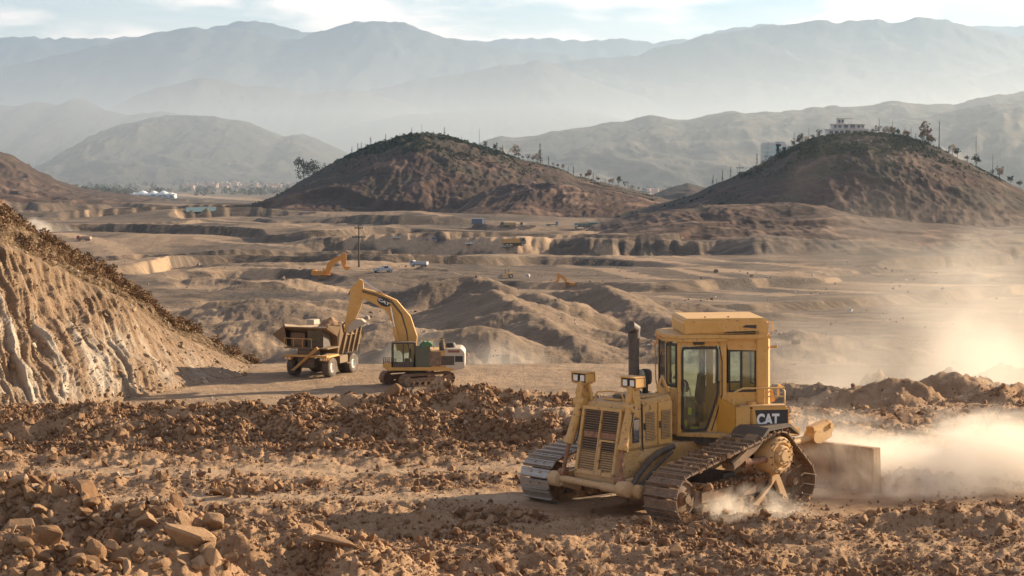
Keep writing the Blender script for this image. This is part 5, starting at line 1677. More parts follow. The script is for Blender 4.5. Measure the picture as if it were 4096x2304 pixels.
def build_rocks():
    shapes = [rock_mesh('rock', 100 + k, 12 + k % 5, [(1, .8, .6), (1.1, .7, .5), (.9, .85, .8), (1.25, .6, .42), (1, .9, .35)][k % 5], 1) for k in range(10)]
    for m in shapes: m.materials.append(M_ROCK)
    rng = random.Random(77)
    def put(px, py, size, label, group=None, shape=None, sc=(1, 1, 1), rot=None, Y0=19):
        h = hit(px, py, Y0, 300)
        s = size * h.y / F / 2
        o = bpy.data.objects.new('rock', rng.choice(shapes) if shape is None else shapes[shape]); COL.objects.link(o)
        o.location = (h.x, h.y, land1(h.x, h.y) + s * .28)
        o.rotation_euler = rot or (rng.uniform(-.7, .7), rng.uniform(-.7, .7), rng.uniform(0, 6.28))
        o.scale = (s * sc[0] * rng.uniform(.85, 1.15), s * sc[1] * rng.uniform(.85, 1.15), s * sc[2] * rng.uniform(.8, 1.2))
        tag(o, label, 'rock', group)
        return o
    SH = ['blocky', 'long', 'rounded', 'narrow', 'flat']
    # singular stones
    put(231, 563, 24, 'pale rounded stone standing alone beside the dark soil at the bottom of the picture', shape=2, sc=(.9, .8, 1.3), rot=(0, .1, .4))
    put(190, 548, 62, 'largest brown boulder with a sloping flat face, behind the smooth soil cone at the bottom', shape=0, sc=(1.2, .8, 1), rot=(.3, .5, .6))
    put(22, 533, 42, 'big squared brown block at the left border of the rock heap', shape=2, rot=(.1, .2, .3))
    put(45, 543, 44, 'wide dusty boulder right beside the squared block in the rock heap', shape=7, sc=(1, 1, 1))
    put(335, 549, 44, 'long tan slab lying flat to the right of the dark soil heap', shape=3, sc=(1.2, .8, .8), rot=(.1, .25, .1))
    put(372, 566, 22, 'tan wedge stone at the bottom, between the slab and the tall pointed stone', shape=1)
    put(428, 562, 24, 'pointed orange stone standing in gravel at the bottom of the picture', shape=1, sc=(1, .8, 1.4), rot=(.2, -.4, .4))
    put(229, 496, 22, 'lone brown stone on the open ground left of centre', shape=0)
    put(167, 528, 16, 'upright thin stone slab leaning in the middle of the rock heap', shape=9, sc=(1, .5, 1.8), rot=(.9, .3, .5))
    put(53, 460, 17, 'pair-forming ribbed stone on the left bank, upper one of the left field', shape=2, sc=(.8, .8, 1.2))
    put(28, 475, 14, 'small pointed stone beside the left border of the open ground', shape=1, sc=(.8, .8, 1.5))
    put(770, 505, 26, 'flat tan rock slab tilted in the dirt behind the rear of the bulldozer tracks', shape=3, sc=(1.2, .8, .8), rot=(.2, .6, .2), Y0=25)
    put(865, 522, 16, 'rounded stone in front of the dust cloud, right of the bulldozer', shape=2)
    put(236, 407, 19, 'round dark boulder on the crest of the near berm, left of the haul truck', shape=2, Y0=43)
    put(393, 396, 22, 'broad dark boulder on the berm beside the pointed soil heap', shape=2, sc=(1.2, 1, .8), Y0=43)
    # the rock heap in the lower left corner
    G = 'angular rocks in the heap at the lower left'
    seen = set()
    pts = [(rng.uniform(-25, 215), rng.uniform(484, 576)) for _ in range(300)]
    pts = [p for p in pts if p[1] > 484 + max(0, p[0] - 60) * .28][:150]
    for (a, b) in pts:
        for _try in range(25):
            k = rng.randrange(10); sz = rng.choice([9, 11, 12, 14, 17, 22, 28]); key = (k % 5, sz, b < 515, b < 548, 0 if a < 30 else 1 if a < 120 else 2 if b > 550 else 3)
            if key not in seen: break
        seen.add(key)
        put(a, b, sz * 1.25, '%s %s rock %s, %s' % ({9: 'very small', 11: 'small', 12: 'smallish', 14: 'middling', 17: 'fairly large', 22: 'large', 28: 'very large'}[sz], SH[k % 5],
            'high on the corner heap' if b < 515 else 'halfway down the corner heap' if b < 548 else 'low on the corner heap',
            'at the picture border' if a < 30 else 'left of the big boulder' if a < 120 else 'below the big boulder' if b > 550 else 'beside the big boulder'), G, shape=k)
    G = 'stones strewn over the plateau'
    for _ in range(130):
        a = rng.uniform(-20, 1040); b = 420 + 156 * rng.random() ** .6
        if 500 < a < 890 and b < 524: continue
        for _try in range(25):
            k = rng.randrange(10); sz = rng.choice([6, 7, 8, 9, 10, 12]); key = (k % 5, sz, b < 460, b < 520, a < 180, a < 360, a < 600, a < 820)
            if key not in seen: break
        seen.add(key)
        put(a, b, sz * (0.6 + (b - 420) / 250), '%s %s stone %s, %s' % ({6: 'tiny', 7: 'very small', 8: 'small', 9: 'middling', 10: 'large', 12: 'largest'}[sz], SH[k % 5],
            'near the soil berm' if b < 460 else 'in mid plateau' if b < 520 else 'close to the bottom edge',
            'toward the left heap' if a < 180 else 'left of the centre' if a < 360 else 'ahead of the bulldozer' if a < 600 else 'in front of the bulldozer tracks' if a < 820 else 'below the dust cloud'), G, shape=k)


M_BRUSH = stone_mat('dry_brush', (0.19, 0.115, 0.062), (0.29, 0.175, 0.092), (0.34, 0.23, 0.13))
M_GREEN = stone_mat('dusty_green_leaves', (0.045, 0.05, 0.025), (0.075, 0.075, 0.035), (0.11, 0.10, 0.05))
M_BARK = plain('bark', (0.09, 0.065, 0.045), .9)


def surf_points(data, n, rs, lo=0.3, hi=1.1, mask=None):
    X, Y, Z, nr, nc = data
    i = rs.randint(0, nr, n); j = rs.randint(0, nc, n)
    p = np.stack([X[i, j], Y[i, j], Z[i, j]], -1)
    return p, i, j


def build_brush():
    # brush over the top of the cut hillside
    A = CUT
    nr, nc = A.shape[:2]
    n = 11000
    i = 150 + (RS.rand(n) ** 1.0 * (nr - 160)).astype(int); j = RS.randint(0, nc - 40, n)
    p = A[i, j] + RS.normal(0, .15, (n, 3)) * [1, 1, .2]
    m = (fbm(p[:, 0] / 2.6, p[:, 1] / 2.6, 3, 97) + (i - 200) / 70.0 - sstep(360, 620, j) * .5) > RS.rand(n) * .7 - .2
    p = p[m]
    s = RS.uniform(.14, .62, len(p)) ** 1.3
    vs = [clump_mesh('brush_shape', 200 + k, 46, .8, .9, .14) for k in range(5)]
    rot = np.stack([RS.uniform(-.2, .2, len(p)), RS.uniform(-.2, .2, len(p)), RS.uniform(0, 6.28, len(p))], -1)
    scatter('dry_brush', p, s[:, None] * RS.uniform(.8, 1.3, (len(p), 3)), rot, vs, M_BRUSH)
    # tufts on the rock face
    n = 900
    i = RS.randint(10, 165, n); j = RS.randint(0, nc - 60, n); p = A[i, j]
    m = fbm(p[:, 0] / 3, p[:, 2] / 2.5, 3, 98) > .25; p = p[m]; s = RS.uniform(.15, .4, len(p))
    scatter('face_tufts', p, np.repeat(s[:, None], 3, 1), RS.uniform(0, 6.28, (len(p), 3)) * [.1, .1, 1], vs, M_BRUSH)
    # loose stones on the face and at its foot
    n = 2600
    i = (RS.rand(n) ** 2.4 * 230).astype(int); j = RS.randint(0, nc - 10, n); p = A[i, j]; s = np.clip(.07 * (1 - RS.rand(n) * .98) ** (-1 / 2.2), .06, .5)
    scatter('fallen_stones', p, s[:, None] * RS.uniform(.7, 1.2, (n, 3)), RS.uniform(0, 6.28, (n, 3)), [rock_mesh('fallen_shape', 60 + k, 12) for k in range(4)], stone_mat('fallen_stone', (0.28, 0.18, 0.10), (0.40, 0.29, 0.18), (0.56, 0.48, 0.38)))
    # scrub over the two middle hills
    vs2 = [clump_mesh('scrub_shape', 300 + k, 40, .9, 1.0, .2) for k in range(4)]
    for data, n, nm, sd in ((CENTRE_HILL, 9000, 'hill_scrub', 1), (RIGHT_HILL, 12000, 'hill_scrub', 2)):
        X, Y, Z, nr, nc = data
        i = (nr * .25 + RS.rand(n) ** .7 * (nr * .55)).astype(int); j = RS.randint(0, nc, n)
        p = np.stack([X[i, j], Y[i, j], Z[i, j]], -1)
        top = sstep(-20, 18, p[:, 2])
        m = (fbm(p[:, 0] / 25, p[:, 1] / 25, 3, 99 + sd) + top * .9 - .45) > RS.rand(n) * .5
        p = p[m]; s = RS.uniform(.7, 2.0, len(p)) * (.6 + .7 * sstep(0, 16, p[:, 2]))
        p[:, 2] -= .3
        scatter(nm, p, s[:, None] * RS.uniform(.7, 1.2, (len(p), 3)), RS.uniform(0, 6.28, (len(p), 3)) * [.08, .08, 1], vs2, M_GREEN)


def crest_point(data, px):
    """point on the skyline of a hill in the direction of picture column px"""
    X, Y, Z, nr, nc = data
    u = 512 + X / Y * F
    v = (CZ - Z) / Y
    best = None
    j = np.argmin(np.abs(u - px), axis=1)
    vals = v[np.arange(nr), j]
    i = int(np.argmin(vals))
    return Vector((X[i, j[i]], Y[i, j[i]], Z[i, j[i]])), (u[i, j[i]])


def build_trees():
    # kinds of tree: pointed conifer, rounded shrub-like tree, tall eucalyptus
    def tree(name, kind, loc, h, label, group, seed):
        t = empty(name, loc, rz=seed * 1.7)
        tag(t, label, 'tree', group)
        m = MB()
        lean = (seed * 37 % 10 - 5) * .012 * h
        m.tube([(0, 0, -.4), (lean * .3, 0, h * .4), (lean, 0, h * .85)], [h * .024, h * .018, h * .008], 6)
        if kind == 'round':
            for k in range(4):
                a = k * 1.6 + seed
                m.tube([(lean * .3, 0, h * (.3 + .1 * k)), (math.cos(a) * h * .16, math.sin(a) * h * .16, h * (.5 + .1 * k))], [h * .016, h * .006], 5)
        m.build('trunk', M_BARK, t)
        rng = random.Random(seed)
        c = MB()
        if kind == 'spire':
            n = 110
            for _ in range(n):
                z = rng.random(); a = rng.uniform(0, 6.28); rr = h * .13 * (1 - z) * rng.random() ** .4 + .02 * h
                p = Vector((rr * math.cos(a) + lean * z, rr * math.sin(a), h * (.12 + .9 * z)))
                u = Vector((math.cos(a), math.sin(a), rng.uniform(-.5, .3))); w = Vector((0, 0, 1)).cross(u).normalized(); s = h * .065
                c.add([p - u * s, p + w * s * .7, p + u * s, p - w * s * .7], [(0, 1, 2), (0, 2, 3)])
        else:
            lobes = [(rng.uniform(-.22, .22), rng.uniform(-.22, .22), rng.uniform(.42, .88), rng.uniform(.12, .23)) for _ in range(9)]
            for _ in range(420 if h > 12 else 150):
                lx, ly, lz, lr = rng.choice(lobes)
                d = Vector((rng.gauss(0, 1), rng.gauss(0, 1), rng.gauss(0, 1))).normalized() * lr * rng.random() ** .35
                p = Vector((lx, ly, lz)) * h + d * h
                u = Vector((rng.gauss(0, 1), rng.gauss(0, 1), rng.gauss(0, 1))).normalized(); w = u.orthogonal().normalized(); s = h * (.035 if h > 12 else .06) * rng.uniform(.6, 1.4)
                c.add([p - u * s, p + w * s * .7, p + u * s, p - w * s * .7], [(0, 1, 2), (0, 2, 3)])
        me = bpy.data.meshes.new('crown'); me.from_pydata(c.v, [], c.f); me.update()
        link_mesh('crown', me, M_GREEN if kind != 'dry' else M_BRUSH, t)
        return t
    # beyond the left foot of the centre hill
    p = P(304, 184, 1620); tree('eucalyptus_tree', 'round', (p.x, p.y, p.z - 1), 23, 'tallest spreading eucalyptus, left of the foot of the central hill', None, 3)
    p = P(313, 183, 1640); tree('eucalyptus_tree', 'round', (p.x, p.y, p.z), 18, 'broad eucalyptus touching the tallest one on its hill side', None, 5)
    p = P(325, 178, 1640); tree('eucalyptus_tree', 'round', (p.x, p.y, p.z), 13, 'smaller eucalyptus half behind the slope of the central hill', None, 8)
    used = {}
    def describe(kind, h, px, zones, where):
        z = [nm for lim, nm in zones if px < lim][0]
        size = 'tiny' if h < 4 else 'low' if h < 5 else 'middling' if h < 6.2 else 'tall'
        return '%s %s tree %s %s' % (size, {'round': 'bushy', 'dry': 'dry reddish', 'spire': 'pointed dark'}[kind], z, where)
    ZC = [(356, 'lowest on the left skyline'), (364, 'in the cluster on the left skyline'), (380, 'above the cluster on the left skyline'), (405, 'nearing the summit'), (430, 'on the summit'), (500, 'just past the summit'), (530, 'on the upper right slope'), (560, 'around the tall lone conifer'), (590, 'halfway down the right slope'), (615, 'on the lower right slope'), (900, 'at the right foot')]
    ZR = [(725, 'low on the left skyline'), (750, 'midway up the left skyline'), (790, 'below the glass towers'), (805, 'right of the glass towers'), (830, 'touching the villa on its left'), (880, 'just right of the villa'), (900, 'between the villa and the summit edge'), (918, 'at the right summit edge'), (940, 'beside the thick pole'), (960, 'right of the thick pole'), (985, 'around the thin tall pole'), (2000, 'lowest on the right skyline')]
    def fresh(kinds, lo, hi, px, zones, where):
        for _ in range(40):
            kd = rng.choice(kinds); hh = rng.uniform(lo, hi); lb = describe(kd, hh, px, zones, where)
            if lb not in used: break
        used[lb] = 1
        return kd, hh, lb
    rng = random.Random(5)
    n = 0
    G = 'small conifers on the skyline of the central hill'
    for px in (352, 358, 362, 366, 371, 386, 400, 412, 445, 462):
        h, _ = crest_point(CENTRE_HILL, px)
        kd, hh, lb = fresh(['spire'], 3, 7, px, ZC, 'of the central hill'); tree('conifer_tree', 'spire', h, hh, lb, G, 20 + n); n += 1
    h, _ = crest_point(CENTRE_HILL, 386); 
    h, _ = crest_point(CENTRE_HILL, 540); tree('conifer_tree', 'spire', h, 14, 'tall lone conifer on the right slope of the central hill', None, 40)
    h, _ = crest_point(CENTRE_HILL, 514); tree('dry_tree', 'dry', h, 10, 'dry reddish tree on the right slope of the central hill, left of the lone conifer', None, 41)
    G = 'shrubs and small trees along the right slope of the central hill'
    for px in list(range(484, 640, 5)):
        h, _ = crest_point(CENTRE_HILL, px + rng.uniform(-2, 2))
        kd, hh, lb = fresh(['round', 'dry', 'spire'], 3, 7.5, px, ZC, 'of the central hill'); tree('shrub_tree', kd, h, hh, lb, G, 50 + n); n += 1
    G = 'trees on the summit of the right hill'
    for px in (792, 797, 802, 806, 812, 817, 872, 877, 882, 887, 892, 896, 903, 907, 914, 920, 926, 931, 938, 947, 952, 958, 966, 975, 990, 1000, 1010, 1020):
        h, _ = crest_point(RIGHT_HILL, px + rng.uniform(-1.5, 1.5))
        kd, hh, lb = fresh(['round', 'round', 'dry', 'spire'], 3, 7.2, px, ZR, 'on the villa hill'); tree('hilltop_tree', kd, h, hh, lb, G, 90 + n); n += 1
    h, _ = crest_point(RIGHT_HILL, 923); tree('dry_tree', 'dry', h, 12, 'taller rust-coloured dry tree on the right skyline of the villa hill', None, 140)
    G = 'bare small trees on the left skyline of the right hill'
    for px in (712, 716, 722, 730, 737, 756, 765):
        h, _ = crest_point(RIGHT_HILL, px); kd, hh, lb = fresh(['spire'], 3, 6.8, px, ZR, 'of the villa hill'); tree('hillside_tree', 'spire', h, hh, lb, G, 150 + n); n += 1


def build_poles():
    def pole(loc, h, r, label, arms=(), name='pole', group=None):
        t = empty(name, loc); tag(t, label, 'pole', group)
        m = MB(); m.cyl((0, 0, -1), (0, 0, h), r, r * .6, 8); m.build('shaft', M_BARK, t)
        for (z, w) in arms:
            m = MB(); m.bb(-w, w, -r, r, z - .15, z + .15); a = m.build('crossarm', M_BARK, t)
            m = MB()
            for q in (-.9, -.4, .4, .9): m.cyl((w * q, 0, z + .1), (w * q, 0, z + .55), .09, n=6)
            tag(m.build('insulator', M_DARK, a), kind='stuff')
        return t
    h = hit(359, 267, 400)
    pole(h, (267 - 225) * h.y / F, .28, 'tall utility pole with crossarms and boxes near the small orange excavator', [((267 - 237) * h.y / F, 1.9), ((267 - 228) * h.y / F, 1.2)], 'utility_pole')
    q, _ = crest_point(CENTRE_HILL, 479); pole(q, 13, .16, 'thin tall mast just right of the summit of the central hill')
    q, _ = crest_point(CENTRE_HILL, 422); pole(q, 7, .14, 'thin mast on the summit of the central hill')
    for px, hh, lb, arms in ((739, 6, 'black mast with crossarm at the left foot of the villa hill skyline', [(3.0, 2.2)]), (767, 11, 'thin pole in front of the glass towers', []), (793, 9, 'pole with stubby arms right of the glass towers', [(5, .8)]), (808, 8, 'pole among trees left of the villa', []),
                             (878, 9, 'slim pole just right of the villa', []), (891, 9, 'second slim pole right of the villa', []), (910, 7, 'short pole among trees on the villa hill', []), (938, 15, 'thickest tall pole on the right skyline of the villa hill', []), (975, 17, 'tall thin pole low on the right skyline of the villa hill', []), (992, 12, 'faint thin pole nearest the right edge', [])):
        q, _ = crest_point(RIGHT_HILL, px); pole(q, hh, .30 if px == 938 else .15, lb, arms)


def facade(mb_w, mb_g, x0, x1, y, z0, z1, nx, nz, parent):
    pass


def build_buildings():
    white = paint('villa_render', (.62, .58, .55), amount=.12, rough=.8)
    shade = plain('villa_window_glass', (.06, .08, .10), .2)
    # the villa: terraces stepping up to a tower with a flat canopy
    q, _ = crest_point(RIGHT_HILL, 846)
    b = empty('villa', (q.x, q.y - 3, q.z - 1.2)); tag(b, 'pale stepped villa with terraces on top of the right hill', 'house')
    def blk(name, x0, x1, y0, y1, z0, z1, mat=white, bev=.05):
        m = MB(); m.bb(x0, x1, y0, y1, z0, z1); return m.build(name, mat, b, bev)
    blk('base_wall', -14, 12, -3, 9, -4, 1.2); w1 = blk('wall', -11.5, 12, -1, 8, 1.2, 4.2); w2 = blk('wall', -8.5, 10, 1, 8, 4.6, 7.2); w3 = blk('tower_wall', -5.5, -1.5, 2, 6, 7.5, 10.4)
    blk('terrace', -12.2, 12.6, -1.8, 8.3, 4.2, 4.6); blk('terrace', -9, 10.6, .2, 8.3, 7.2, 7.5); blk('canopy', -5.9, 3.2, 1.6, 6.4, 10.4, 10.75)
    for (x0, x1, z0, z1, y, w) in ((-10.5, -8.5, 1.8, 3.6, -1, w1), (-7.5, -5.5, 1.8, 3.6, -1, w1), (-4.5, -2.5, 1.8, 3.6, -1, w1), (-1.5, 1.5, 1.6, 3.8, -1, w1), (3, 5, 1.8, 3.6, -1, w1), (6.2, 8.2, 1.8, 3.6, -1, w1), (9.2, 11.2, 1.8, 3.6, -1, w1),
                                (-7.6, -6.2, 5.2, 6.8, 1, w2), (-5.2, -3.4, 5.2, 6.8, 1, w2), (-2, .4, 5, 7, 1, w2), (1.6, 4.4, 5, 7, 1, w2), (5.6, 7.4, 5.2, 6.8, 1, w2), (8, 9.4, 5.2, 6.8, 1, w2), (-5, -3.8, 8.2, 9.8, 2, w3), (-3.2, -2, 8.2, 9.8, 2, w3)):
        m = MB(); m.bb(x0, x1, y - .06, y + .1, z0, z1); m.build('window', shade, w)
    m = MB()
    for k in range(26): m.bb(-11.9 + k * .95, -11.8 + k * .95, -1.7, -1.6, 4.6, 5.5)
    m.bb(-12, 12.4, -1.72, -1.6, 5.5, 5.6); m.build('railing', white, b)
    m = MB(); m.cyl((2.8, 2.5, 7.5), (2.8, 2.5, 10.4), .15, n=8); m.build('column', white, b)
    # glass towers behind the left slope
    gm = plain('blue_green_glazing', (.30, .40, .42), .15, .3); wm = paint('tower_concrete', (.58, .58, .56), amount=.1)
    for k, (px, w, ztop, lab) in enumerate(((772, 14, 144, 'wide blue-green glass office tower behind the left slope of the villa hill'), (781, 8, 143, 'narrow white-edged tower between the glass tower and the hillside'), (787, 7, 147, 'low greenish block right of the two towers, partly behind the hill'), (801, 4, 141, 'slim white tower behind the hill trees left of the villa'))):
        p = P(px, ztop, 1500); H = p.z + 34
        t = empty('office_tower', (p.x, p.y, -34)); tag(t, lab, 'tower block')
        m = MB(); m.bb(-w / 2, w / 2, 0, 14, 0, H); wl = m.build('wall', wm, t)
        nz = int(H / 3.4)
        for f in range(max(0, nz - 9), nz):
            m = MB(); m.bb(-w / 2 + .5, w / 2 - (1.4 if k != 1 else 3), -.08, .1, f * 3.4 + 1.0, f * 3.4 + 3.3); m.build('window_band', gm, wl)
        m = MB(); m.bb(-w / 2 + .8, w / 2 - .8, 1, 12, H, H + 1.2); m.build('roof_parapet', wm, t)
    # white marquee at the far left edge of the flat
    p = P(152, 197.5, 2050)
    t = empty('marquee', (p.x, p.y, p.z - 1)); tag(t, 'large white peaked marquee tent on the far flat at the left', 'tent')
    n = 60; nx = np.linspace(-25, 25, n); ny = np.linspace(0, 16, 12)
    Xm, Ym = np.meshgrid(nx, ny, indexing='ij')
    env = np.clip(1 - (np.abs(Xm) / 25.5) ** 8, 0, 1)
    Zm = (6.0 + 2.0 * np.abs(np.cos(Xm * .28)) ** 1.6 + 1.1 * perlin(Xm / 6, Ym / 9, 12)) * env * np.sin(np.clip((Ym + 1) / 17, 0, 1) * math.pi) ** .35
    co = np.stack([Xm, Ym, Zm], -1).reshape(-1, 3)
    link_mesh('canopy', np_mesh('canopy', co, grid_faces(n, 12)), plain('white_canvas', (.82, .82, .80), .7), t)
    m = MB(); m.bb(-24, 24, 1, 14, 0, 5.0); m.build('side_wall', plain('marquee_side', (.5, .56, .6), .7), t, .1)
    for k in range(7):
        m = MB(); m.bb(-21 + k * 6.6, -16.5 + k * 6.6, .9, 1.0, .3, 3.8); m.build('opening', plain('tent_opening', (.25, .30, .34), .6), t)
    # blue sheet-metal hoarding
    for a, b2, lb in (((186, 211), (216, 209), 'long turquoise hoarding beside the haul road at the far left'),):
        A = hit(*a, 400); B = hit(*b2, 400); d = B - A
        t = empty('hoarding', A, math.atan2(d.y, d.x)); tag(t, lb, 'fence')
        L = d.length; n = 14
        for k in range(n):
            m = MB(); m.bb(L * k / n + .1, L * (k + 1) / n - .1, -.1, .1, -.6, 2.2); m.build('sheet', plain('turquoise_sheet', (.08, .17, .22), .6) if k == 0 else bpy.data.materials['turquoise_sheet'], t)
    # the town on the valley floor
    rs = np.random.RandomState(8)
    m = MB()
    def town(px0, px1, y0, y1, n):
        for _ in range(n):
            Y = y0 * (y1 / y0) ** rs.rand(); px = rs.uniform(px0, px1)
            x = (px - 512) / F * Y; z = float(np.interp(Y, _ly, _lz)) - .5
            w, d, h = rs.uniform(6, 14), rs.uniform(6, 12), rs.uniform(3, 8)
            c = math.cos(.3); m.box((x, Y, z + h / 2), (w, d, h), rotZ(rs.uniform(-.4, .4)))
    town(560, 830, 2500, 4600, 700); town(180, 400, 3000, 4600, 330); town(960, 1100, 2100, 3600, 200)
    tm = stone_mat('town_walls', (.5, .45, .40), (.62, .58, .52), (.4, .25, .18))
    tag(m.build('distant_town', tm), kind='stuff')
    n = 2600
    Y = 2300 * (4800 / 2300) ** rs.rand(n); px = np.where(rs.rand(n) < .6, rs.uniform(540, 860, n), rs.uniform(40, 420, n)); X = (px - 512) / F * Y
    s = rs.uniform(3, 8, n); keep = fbm(X / 120, Y / 240, 3, 14) > -.1
    p = np.stack([X, Y, np.interp(Y, _ly, _lz) - 1], -1)[keep]; s = s[keep]
    scatter('valley_trees', p, s[:, None] * rs.uniform(.7, 1.2, (len(s), 3)), rs.uniform(0, 6.28, (len(s), 3)) * [0, 0, 1], [clump_mesh('valley_tree_shape', 400 + k, 60, .9, 1.2, .2) for k in range(3)], M_GREEN)
    # belt of trees beyond the cut, far left
    n = 420
    Y = rs.uniform(2050, 2500, n); px = rs.uniform(60, 128, n); X = (px - 512) / F * Y; s = rs.uniform(5, 12, n) * (1 - .4 * (px - 60) / 68)
    scatter('valley_trees', np.stack([X, Y, np.interp(Y, _ly, _lz) - 1], -1), s[:, None] * rs.uniform(.7, 1.2, (n, 3)), rs.uniform(0, 6.28, (n, 3)) * [0, 0, 1], [bpy.data.meshes['valley_tree_shape']], M_GREEN)


def build_vehicles():
    def wheels(t, xs, yw, r):
        for x in xs:
            for s in (1, -1):
                m = MB(); m.lathe((x, s * yw - .18, r), (0, 1, 0), [(0, r * .5), (0, r), (.36, r), (.36, r * .5)], 14); w = m.build('wheel', M_TYRE, t)
                m = MB(); m.cyl((x, s * yw + s * .13, r), (x, s * yw + s * .19, r), r * .5, n=10); m.build('rim', M_WHITE, w)
    def place(t, px, py, rz, sc=1.0):
        h = hit(px, py, 150); t.location = h; t.rotation_euler = (0, 0, rz); t.scale = (sc,) * 3
    def lorry(px, py, rz, cabc, bedc, label, load=True, sc=1.0):
        t = empty('site_lorry'); tag(t, label, 'truck')
        cm = paint('lorry_cab', cabc, amount=.3); bm_ = paint('lorry_bed', bedc, amount=.35)
        m = MB(); m.bb(-4.2, 4.2, -.6, .6, .8, 1.2); m.build('chassis', M_DARK, t)
        m = MB(); m.prism([(2.4, 1.1), (2.4, 3.1), (3.9, 3.1), (4.3, 2.0), (4.3, .8), (2.4, .8)], 'y', -1.2, 1.2); c = m.build('cab', cm, t, .08)
        m = MB(); m.add([(3.95, -1.05, 2.95), (3.95, 1.05, 2.95), (4.30, 1.05, 2.0), (4.30, -1.05, 2.0)], [(0, 1, 2, 3)]); m.build('windscreen', M_BLACK, c)
        m = MB(); m.bb(2.9, 3.7, 1.2, 1.22, 1.9, 2.8); m.bb(2.9, 3.7, -1.22, -1.2, 1.9, 2.8); m.build('side_window', M_BLACK, c)
        m = MB()
        m.bb(-4.3, 2.2, -1.25, 1.25, 1.2, 1.35)
        if load:
            for s in (1, -1): m.bb(-4.3, 2.2, s * 1.25 - .06, s * 1.25 + .06, 1.35, 2.7)
            m.bb(2.1, 2.2, -1.2, 1.2, 1.35, 2.9); m.bb(-4.3, -4.2, -1.2, 1.2, 1.35, 2.6)
        m.build('bed', bm_, t)
        wheels(t, (3.1, -1.6, -2.9), 1.05, .55)
        place(t, px, py, rz, sc); return t
    def pickup(px, py, rz, col, label, sc=1.0):
        t = empty('pickup_truck'); tag(t, label, 'pickup')
        cm = paint('pickup_paint', col, amount=.25)
        m = MB(); m.prism([(-2.6, .5), (-2.6, 1.1), (-.3, 1.1), (0, 1.75), (1.1, 1.75), (1.6, 1.15), (2.5, 1.0), (2.6, .5)], 'y', -.9, .9); b = m.build('body', cm, t, .08)
        m = MB(); m.bb(.05, 1.1, .89, .92, 1.2, 1.65); m.bb(.05, 1.1, -.92, -.89, 1.2, 1.65); m.build('side_window', M_BLACK, b)
        m = MB(); m.bb(-2.4, -.5, -.75, .75, 1.08, 1.13); m.build('load_floor', M_BLACK, b)
        wheels(t, (1.7, -1.7), .85, .38); place(t, px, py, rz, sc); return t
    def container(px, py, rz, col, label, sc=1.0):
        t = empty('container'); tag(t, label, 'container')
        cm = paint('container_paint', col, amount=.2)
        m = MB(); m.bb(-3, 3, -1.2, 1.2, .15, 2.6); b = m.build('body', cm, t, .03)
        m = MB()
        for k in range(20): m.bb(-2.9 + k * .3, -2.78 + k * .3, -1.24, -1.2, .3, 2.5)
        tag(m.build('side_rib', cm, t), kind='stuff')
        m = MB(); m.bb(-3.02, 3.02, -1.22, 1.22, 2.6, 2.7); m.build('roof', M_WHITE, t)
        m = MB(); m.bb(2.0, 2.8, -1.26, -1.24, .2, 2.3); m.build('door', M_WHITE, t)
        place(t, px, py, rz, sc); return t
    def roller(px, py, rz, label, sc=1.0):
        t = empty('road_roller'); tag(t, label, 'roller')
        m = MB(); m.cyl((1.9, -1.0, .75), (1.9, 1.0, .75), .75, n=20); m.build('drum', M_STEEL, t)
        m = MB(); m.bb(-2.4, -.2, -.8, .8, .8, 1.7); m.bb(-.2, 2.0, -1.15, -1.05, .6, .9); m.bb(-.2, 2.0, 1.05, 1.15, .6, .9); m.build('body', M_YEL, t, .04)
        m = MB()
        for x in (-.9, .2):
            for y in (-.7, .7): m.bb(x - .05, x + .05, y - .05, y + .05, 1.5, 2.9)
        m.bb(-1.1, .4, -.9, .9, 2.9, 3.0); m.build('canopy', M_DARK, t)
        wheels(t, (-1.6,), .9, .7); place(t, px, py, rz, sc); return t
    container(478, 224, .1, (.09, .14, .22), 'blue site container with pale roof beside the far haul road', 1.0)
    container(594, 227, .05, (.12, .20, .16), 'green and white container in the row at the foot of the right hill', .9)
    lorry(508, 227.5, 3.2, (.06, .07, .09), (.35, .28, .12), 'dark lorry parked at the foot of the central hill, left of the flatbed', sc=.85)
    lorry(528, 228, 3.1, (.30, .26, .18), (.12, .14, .11), 'low flatbed lorry at the foot of the central hill', False, .9)
    lorry(552, 226, .1, (.25, .35, .42), (.30, .38, .42), 'blue-grey lorry between the flatbed and the white-cabbed lorry', False, .7)
    lorry(582, 228.5, 3.25, (.55, .60, .52), (.10, .16, .12), 'white-cabbed lorry with green bed beside the green container', sc=.9)
    lorry(514, 246, .25, (.10, .12, .14), (.45, .26, .07), 'yellow dump lorry at the bend of the pale haul road', sc=1.0)
    pickup(507, 248, .3, (.6, .6, .58), 'white pickup in front of the yellow dump lorry', .9)
    pickup(471, 245, 0, (.75, .74, .7), 'white pickup on the middle of the pale haul road', .85)
    pickup(432, 241.5, 0, (.05, .15, .35), 'bright blue pickup on the haul road right of the utility pole', .9)
    pickup(397, 239, .1, (.6, .6, .6), 'small white car on the haul road nearest the utility pole', .7)
    lorry(419, 267, 2.8, (.45, .52, .60), (.40, .46, .52), 'pale blue lorry on the ramp right of the small orange excavator', sc=.6)
    pickup(383, 272.5, .4, (.42, .48, .56), 'grey-blue pickup right below the utility pole', 1.0)
    roller(506, 278, 3.3, 'small yellow roller with dark canopy on the sunlit shelf', .75)
    lorry(84, 241, 2.9, (.40, .09, .06), (.35, .22, .16), 'red lorry raising dust on the pale road at the far left', sc=.7)
    # small tracked drill on the shelf at the right
    e = copy_tree(EX2); e['label'] = 'small yellow tracked machine with arm level to the left on the sunlit shelf'
    h = hit(569, 287, 150); e.location = h; e.rotation_euler = (0, 0, math.pi); e.scale = (.42,) * 3


